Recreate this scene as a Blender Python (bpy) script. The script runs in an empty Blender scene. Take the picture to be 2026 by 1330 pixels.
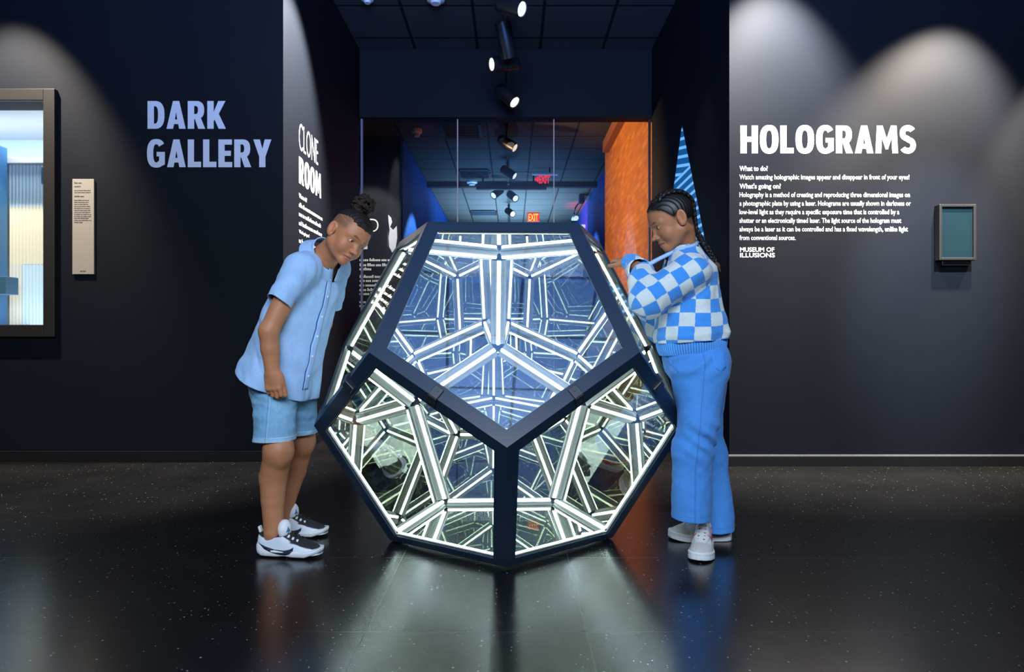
import bpy, bmesh, math, random
import numpy as np
from mathutils import Vector, Matrix

S = bpy.context.scene
COL = S.collection

# ------------------------------------------------------------------ camera
F_PX, CX, CY, CAM_H = 1306.5, 1013.0, 665.0, 0.8164
cam_d = bpy.data.cameras.new('camera')
cam_d.sensor_fit = 'HORIZONTAL'
cam_d.sensor_width = 36.0
cam_d.lens = 36.0 * F_PX / 2026.0
cam_d.clip_start = 0.02
cam = bpy.data.objects.new('camera', cam_d)
COL.objects.link(cam)
cam.location = (0, 0, CAM_H)
cam.rotation_euler = (math.pi / 2, 0, 0)
S.camera = cam

# ------------------------------------------------------------------ exposure / light paths
S.view_settings.view_transform = 'Standard'
S.view_settings.look = 'None'
S.view_settings.exposure = 0.0
S.view_settings.gamma = 1.0
S.view_settings.use_curve_mapping = False
cy = S.cycles
cy.max_bounces = 14
cy.diffuse_bounces = 3
cy.glossy_bounces = 12
cy.transmission_bounces = 6
cy.transparent_max_bounces = 24
cy.caustics_reflective = False
cy.caustics_refractive = False
cy.sample_clamp_indirect = 10.0
cy.use_denoising = True
cy.blur_glossy = 0.6

# ------------------------------------------------------------------ world (dim blue gallery air)
W = bpy.data.worlds.new('gallery_ambient')
S.world = W
W.use_nodes = True
W.node_tree.nodes['Background'].inputs[0].default_value = (0.10, 0.16, 0.40, 1)
W.node_tree.nodes['Background'].inputs[1].default_value = 0.03


def aim(o, target):
    d = Vector(target) - o.location
    o.rotation_euler = d.to_track_quat('-Z', 'Y').to_euler()


def area_light(name, loc, target, sx, sy, power, color, spread=180):
    l = bpy.data.lights.new(name, 'AREA')
    l.shape = 'RECTANGLE'
    l.size, l.size_y = sx, sy
    l.energy, l.color = power, color
    l.spread = math.radians(spread)
    o = bpy.data.objects.new(name, l)
    COL.objects.link(o)
    o.location = loc
    aim(o, target)
    return o


def spot_light(name, loc, target, power, color, angle, blend=0.25, size=0.03):
    l = bpy.data.lights.new(name, 'SPOT')
    l.energy, l.color = power, color
    l.spot_size = math.radians(angle)
    l.spot_blend = blend
    l.shadow_soft_size = size
    o = bpy.data.objects.new(name, l)
    COL.objects.link(o)
    o.location = loc
    aim(o, target)
    return o


WARM = (1.0, 0.86, 0.70)
NEUT = (1.0, 0.95, 0.88)
COOL = (0.62, 0.80, 1.0)
BLUE = (0.10, 0.32, 1.0)
# added soft cool fill, unseen above and behind the camera, blue wash on the ceiling
area_light('front_fill_light', (0.0, -1.6, 2.7), (0.0, 2.6, 0.9), 3.2, 1.2, 225, (0.72, 0.84, 1.0))
area_light('ceiling_wash', (0.0, -0.3, 2.3), (0.0, 0.3, 3.62), 2.6, 2.4, 600, (0.10, 0.29, 1.0), 150)
# warm track spots on the walls
spot_light('wall_spot', (1.62, 3.66, 3.42), (1.62, 4.16, 1.90), 1500, NEUT, 64, 0.8)
spot_light('wall_spot', (2.86, 3.62, 3.10), (2.58, 4.16, 1.70), 1000, WARM, 72, 0.75)
spot_light('wall_spot', (3.62, 3.62, 3.05), (3.50, 4.16, 1.75), 560, WARM, 52, 0.6)
spot_light('wall_spot', (2.75, 2.60, 3.40), (2.62, 4.16, 1.22), 1500, (0.78, 0.87, 1.0), 27, 1.0)
spot_light('wall_spot', (-3.30, 3.70, 3.30), (-3.22, 4.30, 1.95), 640, WARM, 60, 0.75)
spot_light('wall_spot', (-0.75, 4.35, 3.50), (-1.49, 4.40, 2.35), 1700, NEUT, 66, 0.6)
spot_light('wall_spot', (0.80, 4.55, 3.20), (1.366, 4.75, 1.75), 22, WARM, 40, 0.9)
# back gallery
spot_light('brick_spot', (-1.1, 8.0, 2.7), (1.40, 8.2, 2.25), 330, (1.0, 0.64, 0.32), 96, 0.5)
spot_light('sign_spot', (-1.9, 8.35, 3.45), (-2.05, 9.28, 1.9), 150, (1.0, 0.93, 0.78), 62, 0.45)
area_light('back_blue_wash', (0.0, 14.4, 1.9), (0.0, 14.3, 3.62), 1.6, 3.2, 250, (0.36, 0.68, 1.0), 105)
area_light('back_blue_wash', (0.0, 11.0, 2.0), (0.0, 11.1, 3.62), 1.6, 1.2, 26, (0.12, 0.46, 1.0), 120)
spot_light('blue_wall_spot', (-0.4, 10.9, 3.2), (-1.55, 10.2, 1.9), 420, (0.35, 0.72, 1.0), 50, 0.4)
spot_light('blue_wall_spot', (0.5, 12.6, 3.2), (1.50, 12.2, 1.9), 260, (0.35, 0.6, 1.0), 60, 0.5)
spot_light('magenta_spot', (0.5, 13.6, 2.6), (1.55, 14.1, 3.25), 520, (1.0, 0.03, 0.25), 56, 0.6)

# ------------------------------------------------------------------ helpers
def link(name, me, parent=None):
    o = bpy.data.objects.new(name, me)
    COL.objects.link(o)
    if parent is not None:
        o.parent = parent
        o.matrix_parent_inverse = Matrix.Identity(4)
        if any(abs(a) > 1e-9 for a in parent.location) or any(abs(a) > 1e-9 for a in parent.rotation_euler):
            bpy.context.view_layer.update()
            o.matrix_parent_inverse = parent.matrix_world.inverted()
    return o


def tag(o, label=None, cat=None, group=None, kind=None):
    if label: o['label'] = label
    if cat: o['category'] = cat
    if group: o['group'] = group
    if kind: o['kind'] = kind
    return o


def thing(name, loc, label, cat, group=None):
    o = bpy.data.objects.new(name, None)
    COL.objects.link(o)
    o.location = loc
    o.empty_display_size = 0.1
    return tag(o, label, cat, group)


def mesh_obj(name, verts, faces, mat, parent=None, smooth=False):
    me = bpy.data.meshes.new(name)
    me.from_pydata([tuple(map(float, v)) for v in verts], [], [tuple(map(int, f)) for f in faces])
    me.validate()
    if smooth:
        me.polygons.foreach_set('use_smooth', [True] * len(me.polygons))
    if mat is not None:
        for m in (mat if isinstance(mat, (list, tuple)) else [mat]):
            me.materials.append(m)
    bm = bmesh.new(); bm.from_mesh(me)
    bmesh.ops.recalc_face_normals(bm, faces=bm.faces)
    bm.to_mesh(me); bm.free()
    return link(name, me, parent)


class MB:
    """collects shapes of ONE part"""
    def __init__(s):
        s.bm = bmesh.new()

    def _xf(s, geom, m):
        bmesh.ops.transform(s.bm, matrix=m, verts=geom)

    def box(s, c, size, rot=None, bevel=0.0):
        r = bmesh.ops.create_cube(s.bm, size=1.0)
        vs = r['verts']
        m = Matrix.Diagonal((size[0], size[1], size[2], 1))
        s._xf(vs, m)
        if bevel > 0:
            es = list({e for v in vs for e in v.link_edges})
            rb = bmesh.ops.bevel(s.bm, geom=es, offset=bevel, segments=2, affect='EDGES', profile=0.5)
            vs = list({v for f in rb['faces'] for v in f.verts} | {v for v in vs if v.is_valid})
        s._xf(vs, Matrix.Translation(c) @ (rot.to_4x4() if rot is not None else Matrix.Identity(4)))
        return s

    def box2(s, a, b, bevel=0.0):
        return s.box([(a[i] + b[i]) / 2 for i in range(3)], [abs(b[i] - a[i]) for i in range(3)], None, bevel)

    def cyl(s, p0, p1, r0, r1=None, seg=24, caps=True):
        p0, p1 = Vector(p0), Vector(p1)
        d = p1 - p0
        r = bmesh.ops.create_cone(s.bm, cap_ends=caps, segments=seg, radius1=r0, radius2=r0 if r1 is None else r1, depth=d.length)
        q = d.to_track_quat('Z', 'Y').to_matrix().to_4x4()
        s._xf(r['verts'], Matrix.Translation((p0 + p1) / 2) @ q)
        return s

    def sphere(s, c, r, sc=(1, 1, 1), seg=20):
        g = bmesh.ops.create_uvsphere(s.bm, u_segments=seg, v_segments=seg // 2, radius=r)
        s._xf(g['verts'], Matrix.Translation(c) @ Matrix.Diagonal((sc[0], sc[1], sc[2], 1)))
        return s

    def lathe(s, c, prof, seg=24, axis=Vector((0, 0, 1))):
        q = Vector(axis).to_track_quat('Z', 'Y').to_matrix()
        rings = []
        for r, h in prof:
            rings.append([s.bm.verts.new(Vector(c) + q @ Vector((r * math.cos(2 * math.pi * k / seg), r * math.sin(2 * math.pi * k / seg), h))) for k in range(seg)])
        for a, b in zip(rings, rings[1:]):
            for k in range(seg):
                s.bm.faces.new((a[k], a[(k + 1) % seg], b[(k + 1) % seg], b[k]))
        s.bm.faces.new(rings[0]); s.bm.faces.new(rings[-1])
        return s

    def prism(s, pts, ext):
        """planar polygon pts extruded by vector ext"""
        ext = Vector(ext)
        a = [s.bm.verts.new(p) for p in pts]
        b = [s.bm.verts.new(Vector(p) + ext) for p in pts]
        n = len(a)
        s.bm.faces.new(a); s.bm.faces.new(b[::-1])
        for k in range(n):
            s.bm.faces.new((a[k], b[k], b[(k + 1) % n], a[(k + 1) % n]))
        return s

    def tube(s, pts, r, seg=8):
        pts = [Vector(p) for p in pts]
        rings = []
        up = Vector((0, 0, 1))
        for i, p in enumerate(pts):
            t = (pts[min(i + 1, len(pts) - 1)] - pts[max(i - 1, 0)]).normalized()
            if abs(t.dot(up)) > 0.98: up = Vector((1, 0, 0))
            u = t.cross(up).normalized(); v = u.cross(t)
            rr = r[i] if isinstance(r, (list, tuple)) else r
            rings.append([s.bm.verts.new(p + u * rr * math.cos(2 * math.pi * k / seg) + v * rr * math.sin(2 * math.pi * k / seg)) for k in range(seg)])
        for a, b in zip(rings, rings[1:]):
            for k in range(seg):
                s.bm.faces.new((a[k], a[(k + 1) % seg], b[(k + 1) % seg], b[k]))
        s.bm.faces.new(rings[0]); s.bm.faces.new(rings[-1])
        return s

    def build(s, name, mat, parent=None, smooth=False, kind=None):
        bmesh.ops.recalc_face_normals(s.bm, faces=s.bm.faces)
        me = bpy.data.meshes.new(name)
        s.bm.to_mesh(me); s.bm.free()
        if smooth:
            me.polygons.foreach_set('use_smooth', [True] * len(me.polygons))
            try:
                me.set_sharp_from_angle(angle=math.radians(35))
            except Exception:
                pass
        if mat is not None: me.materials.append(mat)
        o = link(name, me, parent)
        if kind: o['kind'] = kind
        return o


def struct(o):
    o['kind'] = 'structure'
    return o


def PX(px, py, d):
    """point at pixel px,py and distance d along the view axis"""
    return Vector(((px - CX) / F_PX * d, d, CAM_H - (py - CY) / F_PX * d))


# ------------------------------------------------------------------ materials
def nt(name):
    m = bpy.data.materials.new(name)
    m.use_nodes = True
    n = m.node_tree.nodes
    return m, m.node_tree, n['Principled BSDF']


def node(t, typ, **kw):
    n = t.nodes.new(typ)
    for k, v in kw.items():
        if k.startswith('i_'):
            key = k[2:]
            n.inputs[int(key) if key.isdigit() else key].default_value = v
        else:
            setattr(n, k, v)
    return n


def coords(t, scale=(1, 1, 1), kind='Object', rot=(0, 0, 0)):
    c = node(t, 'ShaderNodeTexCoord')
    m = node(t, 'ShaderNodeMapping')
    m.inputs['Scale'].default_value = scale
    m.inputs['Rotation'].default_value = rot
    t.links.new(c.outputs[kind], m.inputs['Vector'])
    return m.outputs[0]


def mat(name, color, rough=0.5, metal=0.0, spec=0.5, emit=None, estr=0.0, noise=0.0, nscale=40, bump=0.0, bscale=120, coat=0.0, sss=0.0):
    m, t, b = nt(name)
    b.inputs['Base Color'].default_value = (*color, 1)
    b.inputs['Roughness'].default_value = rough
    b.inputs['Metallic'].default_value = metal
    b.inputs['Specular IOR Level'].default_value = spec
    b.inputs['Coat Weight'].default_value = coat
    if emit:
        b.inputs['Emission Color'].default_value = (*emit, 1)
        b.inputs['Emission Strength'].default_value = estr
    if noise > 0:
        n = node(t, 'ShaderNodeTexNoise', i_Scale=nscale, i_Detail=4.0)
        t.links.new(coords(t), n.inputs['Vector'])
        mx = node(t, 'ShaderNodeMix', data_type='RGBA')
        mx.inputs['A'].default_value = (*[c * (1 - noise) for c in color], 1)
        mx.inputs['B'].default_value = (*[min(1, c * (1 + noise)) for c in color], 1)
        t.links.new(n.outputs['Fac'], mx.inputs['Factor'])
        t.links.new(mx.outputs['Result'], b.inputs['Base Color'])
    if bump > 0:
        n = node(t, 'ShaderNodeTexNoise', i_Scale=bscale, i_Detail=3.0)
        t.links.new(coords(t), n.inputs['Vector'])
        bp = node(t, 'ShaderNodeBump', i_Strength=bump, i_Distance=0.002)
        t.links.new(n.outputs['Fac'], bp.inputs['Height'])
        t.links.new(bp.outputs[0], b.inputs['Normal'])
    return m


def facing_fresnel(t, r0):
    """Schlick reflectance, the same from both sides of the sheet"""
    g = node(t, 'ShaderNodeNewGeometry')
    d = node(t, 'ShaderNodeVectorMath', operation='DOT_PRODUCT')
    t.links.new(g.outputs['Normal'], d.inputs[0]); t.links.new(g.outputs['Incoming'], d.inputs[1])
    a = node(t, 'ShaderNodeMath', operation='ABSOLUTE'); t.links.new(d.outputs['Value'], a.inputs[0])
    s = node(t, 'ShaderNodeMath', operation='SUBTRACT'); s.inputs[0].default_value = 1.0; t.links.new(a.outputs[0], s.inputs[1])
    p = node(t, 'ShaderNodeMath', operation='POWER'); p.inputs[1].default_value = 5.0; t.links.new(s.outputs[0], p.inputs[0])
    m = node(t, 'ShaderNodeMath', operation='MULTIPLY_ADD'); m.inputs[1].default_value = 1 - r0; m.inputs[2].default_value = r0
    t.links.new(p.outputs[0], m.inputs[0])
    return m.outputs[0]


def attr_mat(name, attr='col', rough=0.6, spec=0.35, bump=0.0, bscale=200, sss=0.0, sheen=0.0, noise=0.0, nscale=60):
    m, t, b = nt(name)
    a = node(t, 'ShaderNodeAttribute', attribute_name=attr)
    out = a.outputs['Color']
    if noise > 0:
        n = node(t, 'ShaderNodeTexNoise', i_Scale=nscale, i_Detail=5.0)
        t.links.new(coords(t), n.inputs['Vector'])
        mr = node(t, 'ShaderNodeMapRange')
        mr.inputs['From Min'].default_value = 0.3; mr.inputs['From Max'].default_value = 0.7
        mr.inputs['To Min'].default_value = 1 - noise; mr.inputs['To Max'].default_value = 1 + noise
        t.links.new(n.outputs['Fac'], mr.inputs['Value'])
        mu = node(t, 'ShaderNodeVectorMath', operation='SCALE')
        t.links.new(out, mu.inputs[0]); t.links.new(mr.outputs[0], mu.inputs['Scale'])
        out = mu.outputs[0]
    t.links.new(out, b.inputs['Base Color'])
    b.inputs['Roughness'].default_value = rough
    b.inputs['Specular IOR Level'].default_value = spec
    b.inputs['Sheen Weight'].default_value = sheen
    if sss > 0:
        b.inputs['Subsurface Weight'].default_value = sss
        b.inputs['Subsurface Radius'].default_value = (0.012, 0.005, 0.003)
        b.inputs['Subsurface Scale'].default_value = 1.0
    if bump > 0:
        n = node(t, 'ShaderNodeTexNoise', i_Scale=bscale, i_Detail=3.0)
        t.links.new(coords(t), n.inputs['Vector'])
        bp = node(t, 'ShaderNodeBump', i_Strength=bump, i_Distance=0.002)
        t.links.new(n.outputs['Fac'], bp.inputs['Height'])
        t.links.new(bp.outputs[0], b.inputs['Normal'])
    return m


# ---- text, turned into mesh
def text_mesh(name, body, size, mat_, parent, origin, xdir, zdir, width=None, height=None, offset=0.0, depth=0.0006, spacing=1.0, align='LEFT', res=4):
    """one line of lettering; width/height (metres) stretch it to the size on the wall"""
    cu = bpy.data.curves.new(name, 'FONT')
    cu.body = body
    cu.size = 1.0
    cu.offset = offset
    cu.space_character = spacing
    cu.resolution_u = res
    cu.extrude = 0.5
    o = bpy.data.objects.new(name, cu)
    COL.objects.link(o)
    dg = bpy.context.evaluated_depsgraph_get()
    dg.update()
    me = bpy.data.meshes.new_from_object(o.evaluated_get(dg))
    bpy.data.objects.remove(o); bpy.data.curves.remove(cu)
    n = len(me.vertices)
    co = np.zeros(n * 3, np.float32); me.vertices.foreach_get('co', co); co = co.reshape(-1, 3)
    x0, x1 = co[:, 0].min(), co[:, 0].max()
    sx = size if width is None else width / (x1 - x0)
    sy = size if height is None else height / (co[:, 1].max() - co[:, 1].min())
    y0 = co[:, 1].min() if height is not None else 0.0
    xd, zd = Vector(xdir).normalized(), Vector(zdir).normalized()
    nd = xd.cross(zd)
    L = (co[:, 0] - x0) * sx
    if align == 'CENTER': L = L - L.max() / 2
    H = (co[:, 1] - y0) * sy
    D = (co[:, 2] + 0.5) * depth
    out = np.outer(L, xd) + np.outer(H, zd) + np.outer(D, nd) + np.array(origin)
    me.vertices.foreach_set('co', out.astype(np.float32).ravel())
    me.materials.clear(); me.materials.append(mat_)
    me.update()
    me.name = name
    return link(name, me, parent)


# ---- heavy condensed capitals for the headings, drawn as outlines (unit height)
def _oval(cx, cy, rx, ry, a0=0.0, a1=360.0, n=40, e=2.5):
    out = []
    for i in range(n + 1):
        a = math.radians(a0 + (a1 - a0) * i / n)
        c, s = math.cos(a), math.sin(a)
        out.append((cx + rx * math.copysign(abs(c) ** (2 / e), c), cy + ry * math.copysign(abs(s) ** (2 / e), s)))
    return out


def glyph(ch, k=0.235):
    """(advance width, list of closed outlines; holes are included and cut out by overlap)"""
    h = k * 0.80
    if ch == 'D':
        return 0.62, [[(0, 0)] + _oval(0.27, 0.5, 0.35, 0.5, -90, 90, 30) + [(0, 1)], [(k, h)] + _oval(0.27, 0.5, 0.35 - k, 0.5 - h, -90, 90, 20) + [(k, 1 - h)]]
    if ch == 'A':
        return 0.70, [[(0, 0), (0.235, 1), (0.465, 1), (0.70, 0), (0.46, 0), (0.425, 0.17), (0.275, 0.17), (0.24, 0)], [(0.308, 0.335), (0.392, 0.335), (0.35, 0.60)]]
    if ch == 'R':
        return 0.64, [[(0, 0), (0, 1)] + _oval(0.30, 0.675, 0.30, 0.325, 90, -58, 30) + [(0.64, 0), (0.385, 0), (0.262, 0.35), (k, 0.35), (k, 0)], [(k, 0.53)] + _oval(0.28, 0.675, 0.095, 0.145, -90, 90, 16) + [(k, 0.82)]]
    if ch == 'K':
        return 0.68, [[(0, 0), (0, 1), (k, 1), (k, 0.60), (0.40, 1), (0.665, 1), (0.42, 0.54), (0.68, 0), (0.415, 0), (0.27, 0.33), (k, 0.275), (k, 0)]]
    if ch == 'L':
        return 0.50, [[(0, 0), (0, 1), (k, 1), (k, h + 0.01), (0.50, h + 0.01), (0.50, 0)]]
    if ch == 'E':
        return 0.52, [[(0, 0), (0, 1), (0.51, 1), (0.51, 1 - h), (k, 1 - h), (k, 0.59), (0.47, 0.59), (0.47, 0.41), (k, 0.41), (k, h), (0.52, h), (0.52, 0)]]
    if ch == 'Y':
        return 0.68, [[(0.34 - k / 2, 0), (0.34 - k / 2, 0.38), (0, 1), (0.25, 1), (0.34, 0.66), (0.43, 1), (0.68, 1), (0.34 + k / 2, 0.38), (0.34 + k / 2, 0)]]
    if ch == 'H':
        return 0.66, [[(0, 0), (0, 1), (k, 1), (k, 0.60), (0.66 - k, 0.60), (0.66 - k, 1), (0.66, 1), (0.66, 0), (0.66 - k, 0), (0.66 - k, 0.41), (k, 0.41), (k, 0)]]
    if ch == 'O':
        return 0.70, [_oval(0.35, 0.5, 0.35, 0.515, 0, 354, 48), _oval(0.35, 0.5, 0.35 - k, 0.515 - h, 0, 350, 30)]
    if ch == 'M':
        return 0.86, [[(0, 0), (0.06, 1), (0.27, 1), (0.43, 0.52), (0.59, 1), (0.80, 1), (0.86, 0), (0.64, 0), (0.615, 0.56), (0.475, 0.14), (0.385, 0.14), (0.245, 0.56), (0.22, 0)]]
    if ch == 'G':
        o = _oval(0.35, 0.5, 0.35, 0.515, 38, 300, 44)
        i = _oval(0.35, 0.5, 0.35 - k, 0.515 - h, 300, 42, 30)
        return 0.68, [o + [(0.67, 0.10), (0.67, 0.55), (0.36, 0.55), (0.36, 0.39), (0.455, 0.39), (0.455, 0.24)] + i]
    if ch == 'S':
        c = _oval(0.29, 0.725, 0.20, 0.185, 28, 262, 22, 2.2)[:-1] + [(0.29, 0.515)] + _oval(0.29, 0.285, 0.205, 0.195, 80, -152, 22, 2.2)
        L, R = [], []
        for j, p in enumerate(c):
            q0, q1 = c[max(0, j - 1)], c[min(len(c) - 1, j + 1)]
            d = Vector((q1[0] - q0[0], q1[1] - q0[1])).normalized()
            w = k * 0.44
            L.append((p[0] - d.y * w, p[1] + d.x * w)); R.append((p[0] + d.y * w, p[1] - d.x * w))
        return 0.58, [L + R[::-1]]
    return 0.3, []


def heading(name, text, mat_, parent, origin, xdir, zdir, width, height, gap=0.075, depth=0.0008, k=0.235):
    cu = bpy.data.curves.new(name, 'CURVE'); cu.dimensions = '2D'; cu.fill_mode = 'BOTH'; cu.extrude = 0.5
    x = 0.0
    for ch in text:
        w, outl = glyph(ch, k)
        for pl in outl:
            sp = cu.splines.new('POLY'); sp.points.add(len(pl) - 1); sp.use_cyclic_u = True
            for q, (px_, py_) in zip(sp.points, pl): q.co = (x + px_, py_, 0, 1)
        x += w + gap
    x -= gap
    o = bpy.data.objects.new(name, cu); COL.objects.link(o)
    dg = bpy.context.evaluated_depsgraph_get(); dg.update()
    me = bpy.data.meshes.new_from_object(o.evaluated_get(dg))
    bpy.data.objects.remove(o); bpy.data.curves.remove(cu)
    n = len(me.vertices); co = np.zeros(n * 3, np.float32); me.vertices.foreach_get('co', co); co = co.reshape(-1, 3)
    xd, zd = Vector(xdir).normalized(), Vector(zdir).normalized(); nd = xd.cross(zd)
    out = np.outer(co[:, 0] / x * width, xd) + np.outer(co[:, 1] * height, zd) + np.outer((co[:, 2] + 0.5) * depth, nd) + np.array(origin)
    me.vertices.foreach_set('co', out.astype(np.float32).ravel())
    me.materials.clear(); me.materials.append(mat_); me.update(); me.name = name
    return link(name, me, parent)


def scribble_line(mb, origin, xdir, zdir, width, h, rng):
    """a line of lettering too fine to read in the photograph: word-long strokes"""
    xd, zd = Vector(xdir).normalized(), Vector(zdir).normalized()
    nd = xd.cross(zd)
    x = 0.0
    o = Vector(origin)
    while x < width - h * 0.6:
        w = min(h * rng.uniform(1.4, 4.2), width - x)
        k = max(2, int(w / (h * 0.5)))
        for i in range(k):
            a = x + w * i / k; b = a + w / k * 0.78
            hh = h * rng.choice((0.62, 0.62, 0.66, 0.95, 0.6))
            p = [o + xd * a, o + xd * b, o + xd * b + zd * hh, o + xd * a + zd * hh]
            mb.prism(p, nd * 0.0006)
        x += w + min(h * 0.34, 0.012)

# ================================================================== ROOM
CEIL = 3.62
YL, YR = 4.30, 4.15          # left / right front walls
XL, XR = -1.49, 1.366        # corridor walls
YH = 6.45                    # header over the glass partition

m_wall = mat('dark_wall_paint', (0.0058, 0.0076, 0.0118), 0.6, spec=0.12, noise=0.10, nscale=9, bump=0.10, bscale=160)
m_base = mat('black_baseboard', (0.008, 0.008, 0.009), 0.45, spec=0.3)
m_highlight = mat('grey_highlight', (0.22, 0.23, 0.26), 0.4)
m_letter = mat('white_vinyl', (0.86, 0.86, 0.86), 0.5)
m_letter_dim = mat('grey_vinyl', (0.66, 0.68, 0.74), 0.5)
m_black = mat('black_metal', (0.010, 0.010, 0.011), 0.38, spec=0.5)
m_bluewall = mat('blue_wall_paint', (0.010, 0.070, 0.32), 0.55, spec=0.2)


def floor_mat():
    m, t, b = nt('black_speckled_floor')
    co = coords(t, kind='Object')
    sep = node(t, 'ShaderNodeSeparateXYZ'); t.links.new(co, sep.inputs[0])
    # sparse pale chips
    v = node(t, 'ShaderNodeTexVoronoi', i_Scale=62.0); t.links.new(co, v.inputs['Vector'])
    sc = node(t, 'ShaderNodeSeparateColor'); t.links.new(v.outputs['Color'], sc.inputs[0])
    size = node(t, 'ShaderNodeMapRange')
    size.inputs['From Min'].default_value = 0.55; size.inputs['From Max'].default_value = 1.0
    size.inputs['To Min'].default_value = 0.0; size.inputs['To Max'].default_value = 0.20
    t.links.new(sc.outputs[0], size.inputs['Value'])
    lt = node(t, 'ShaderNodeMath', operation='LESS_THAN')
    t.links.new(v.outputs['Distance'], lt.inputs[0]); t.links.new(size.outputs[0], lt.inputs[1])
    cr = node(t, 'ShaderNodeMix', data_type='RGBA')
    cr.inputs['A'].default_value = (0.10, 0.09, 0.07, 1); cr.inputs['B'].default_value = (0.30, 0.31, 0.28, 1)
    t.links.new(sc.outputs[1], cr.inputs['Factor'])
    n = node(t, 'ShaderNodeTexNoise', i_Scale=2.6, i_Detail=6.0, i_Roughness=0.62)
    t.links.new(co, n.inputs['Vector'])
    bs = node(t, 'ShaderNodeMix', data_type='RGBA')
    bs.inputs['A'].default_value = (0.0035, 0.0035, 0.0036, 1); bs.inputs['B'].default_value = (0.010, 0.0092, 0.0085, 1)
    ra = node(t, 'ShaderNodeMapRange')
    ra.inputs['From Min'].default_value = 0.32; ra.inputs['From Max'].default_value = 0.72
    t.links.new(n.outputs['Fac'], ra.inputs['Value']); t.links.new(ra.outputs[0], bs.inputs['Factor'])
    mx = node(t, 'ShaderNodeMix', data_type='RGBA')
    t.links.new(lt.outputs[0], mx.inputs['Factor']); t.links.new(bs.outputs['Result'], mx.inputs['A']); t.links.new(cr.outputs['Result'], mx.inputs['B'])

    # sheet seams, one every 0.61 m
    def seam(axis, off):
        a = node(t, 'ShaderNodeMath', operation='ADD'); a.inputs[1].default_value = off + 61.0
        t.links.new(sep.outputs[axis], a.inputs[0])
        mo = node(t, 'ShaderNodeMath', operation='MODULO'); mo.inputs[1].default_value = 0.61
        t.links.new(a.outputs[0], mo.inputs[0])
        l = node(t, 'ShaderNodeMath', operation='LESS_THAN'); l.inputs[1].default_value = 0.0015
        t.links.new(mo.outputs[0], l.inputs[0])
        return l
    s1, s2 = seam(0, 0.405), seam(1, -1.82)
    mxm = node(t, 'ShaderNodeMath', operation='MAXIMUM'); t.links.new(s1.outputs[0], mxm.inputs[0]); t.links.new(s2.outputs[0], mxm.inputs[1])
    m2 = node(t, 'ShaderNodeMix', data_type='RGBA')
    m2.inputs['B'].default_value = (0.002, 0.002, 0.002, 1)
    t.links.new(mxm.outputs[0], m2.inputs['Factor']); t.links.new(mx.outputs['Result'], m2.inputs['A'])
    t.links.new(m2.outputs['Result'], b.inputs['Base Color'])
    rr = node(t, 'ShaderNodeMapRange')
    rr.inputs['To Min'].default_value = 0.21; rr.inputs['To Max'].default_value = 0.25
    n2 = node(t, 'ShaderNodeTexNoise', i_Scale=7.0, i_Detail=5.0)
    t.links.new(co, n2.inputs['Vector']); t.links.new(n2.outputs['Fac'], rr.inputs['Value'])
    ad = node(t, 'ShaderNodeMath', operation='MULTIPLY_ADD'); ad.inputs[1].default_value = 0.06
    t.links.new(mxm.outputs[0], ad.inputs[0]); t.links.new(rr.outputs[0], ad.inputs[2])
    t.links.new(ad.outputs[0], b.inputs['Roughness'])
    b.inputs['IOR'].default_value = 1.95
    n3 = node(t, 'ShaderNodeTexNoise', i_Scale=9.0, i_Detail=2.0); t.links.new(co, n3.inputs['Vector'])
    bp = node(t, 'ShaderNodeBump', i_Strength=0.10, i_Distance=0.002)
    t.links.new(n3.outputs['Fac'], bp.inputs['Height']); t.links.new(bp.outputs[0], b.inputs['Normal'])
    return m


def ceil_mat():
    m, t, b = nt('dark_ceiling_tile')
    co = coords(t, kind='Object')
    sep = node(t, 'ShaderNodeSeparateXYZ'); t.links.new(co, sep.inputs[0])

    def grid(axis, off, w):
        a = node(t, 'ShaderNodeMath', operation='ADD'); a.inputs[1].default_value = off + 61.0 + w / 2
        t.links.new(sep.outputs[axis], a.inputs[0])
        mo = node(t, 'ShaderNodeMath', operation='MODULO'); mo.inputs[1].default_value = 0.61
        t.links.new(a.outputs[0], mo.inputs[0])
        l = node(t, 'ShaderNodeMath', operation='LESS_THAN'); l.inputs[1].default_value = w
        t.links.new(mo.outputs[0], l.inputs[0])
        return l
    gx, gy = grid(0, 0.335, 0.026), grid(1, -8.65, 0.026)
    mm = node(t, 'ShaderNodeMath', operation='MAXIMUM'); t.links.new(gx.outputs[0], mm.inputs[0]); t.links.new(gy.outputs[0], mm.inputs[1])
    n = node(t, 'ShaderNodeTexNoise', i_Scale=60.0, i_Detail=4.0); t.links.new(co, n.inputs['Vector'])
    tl = node(t, 'ShaderNodeMix', data_type='RGBA')
    tl.inputs['A'].default_value = (0.05, 0.05, 0.05, 1); tl.inputs['B'].default_value = (0.07, 0.07, 0.07, 1)
    t.links.new(n.outputs['Fac'], tl.inputs['Factor'])
    mx = node(t, 'ShaderNodeMix', data_type='RGBA'); mx.inputs['B'].default_value = (0.010, 0.010, 0.011, 1)
    t.links.new(mm.outputs[0], mx.inputs['Factor']); t.links.new(tl.outputs['Result'], mx.inputs['A'])
    t.links.new(mx.outputs['Result'], b.inputs['Base Color'])
    b.inputs['Roughness'].default_value = 0.8
    b.inputs['Specular IOR Level'].default_value = 0.15
    return m


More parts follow.
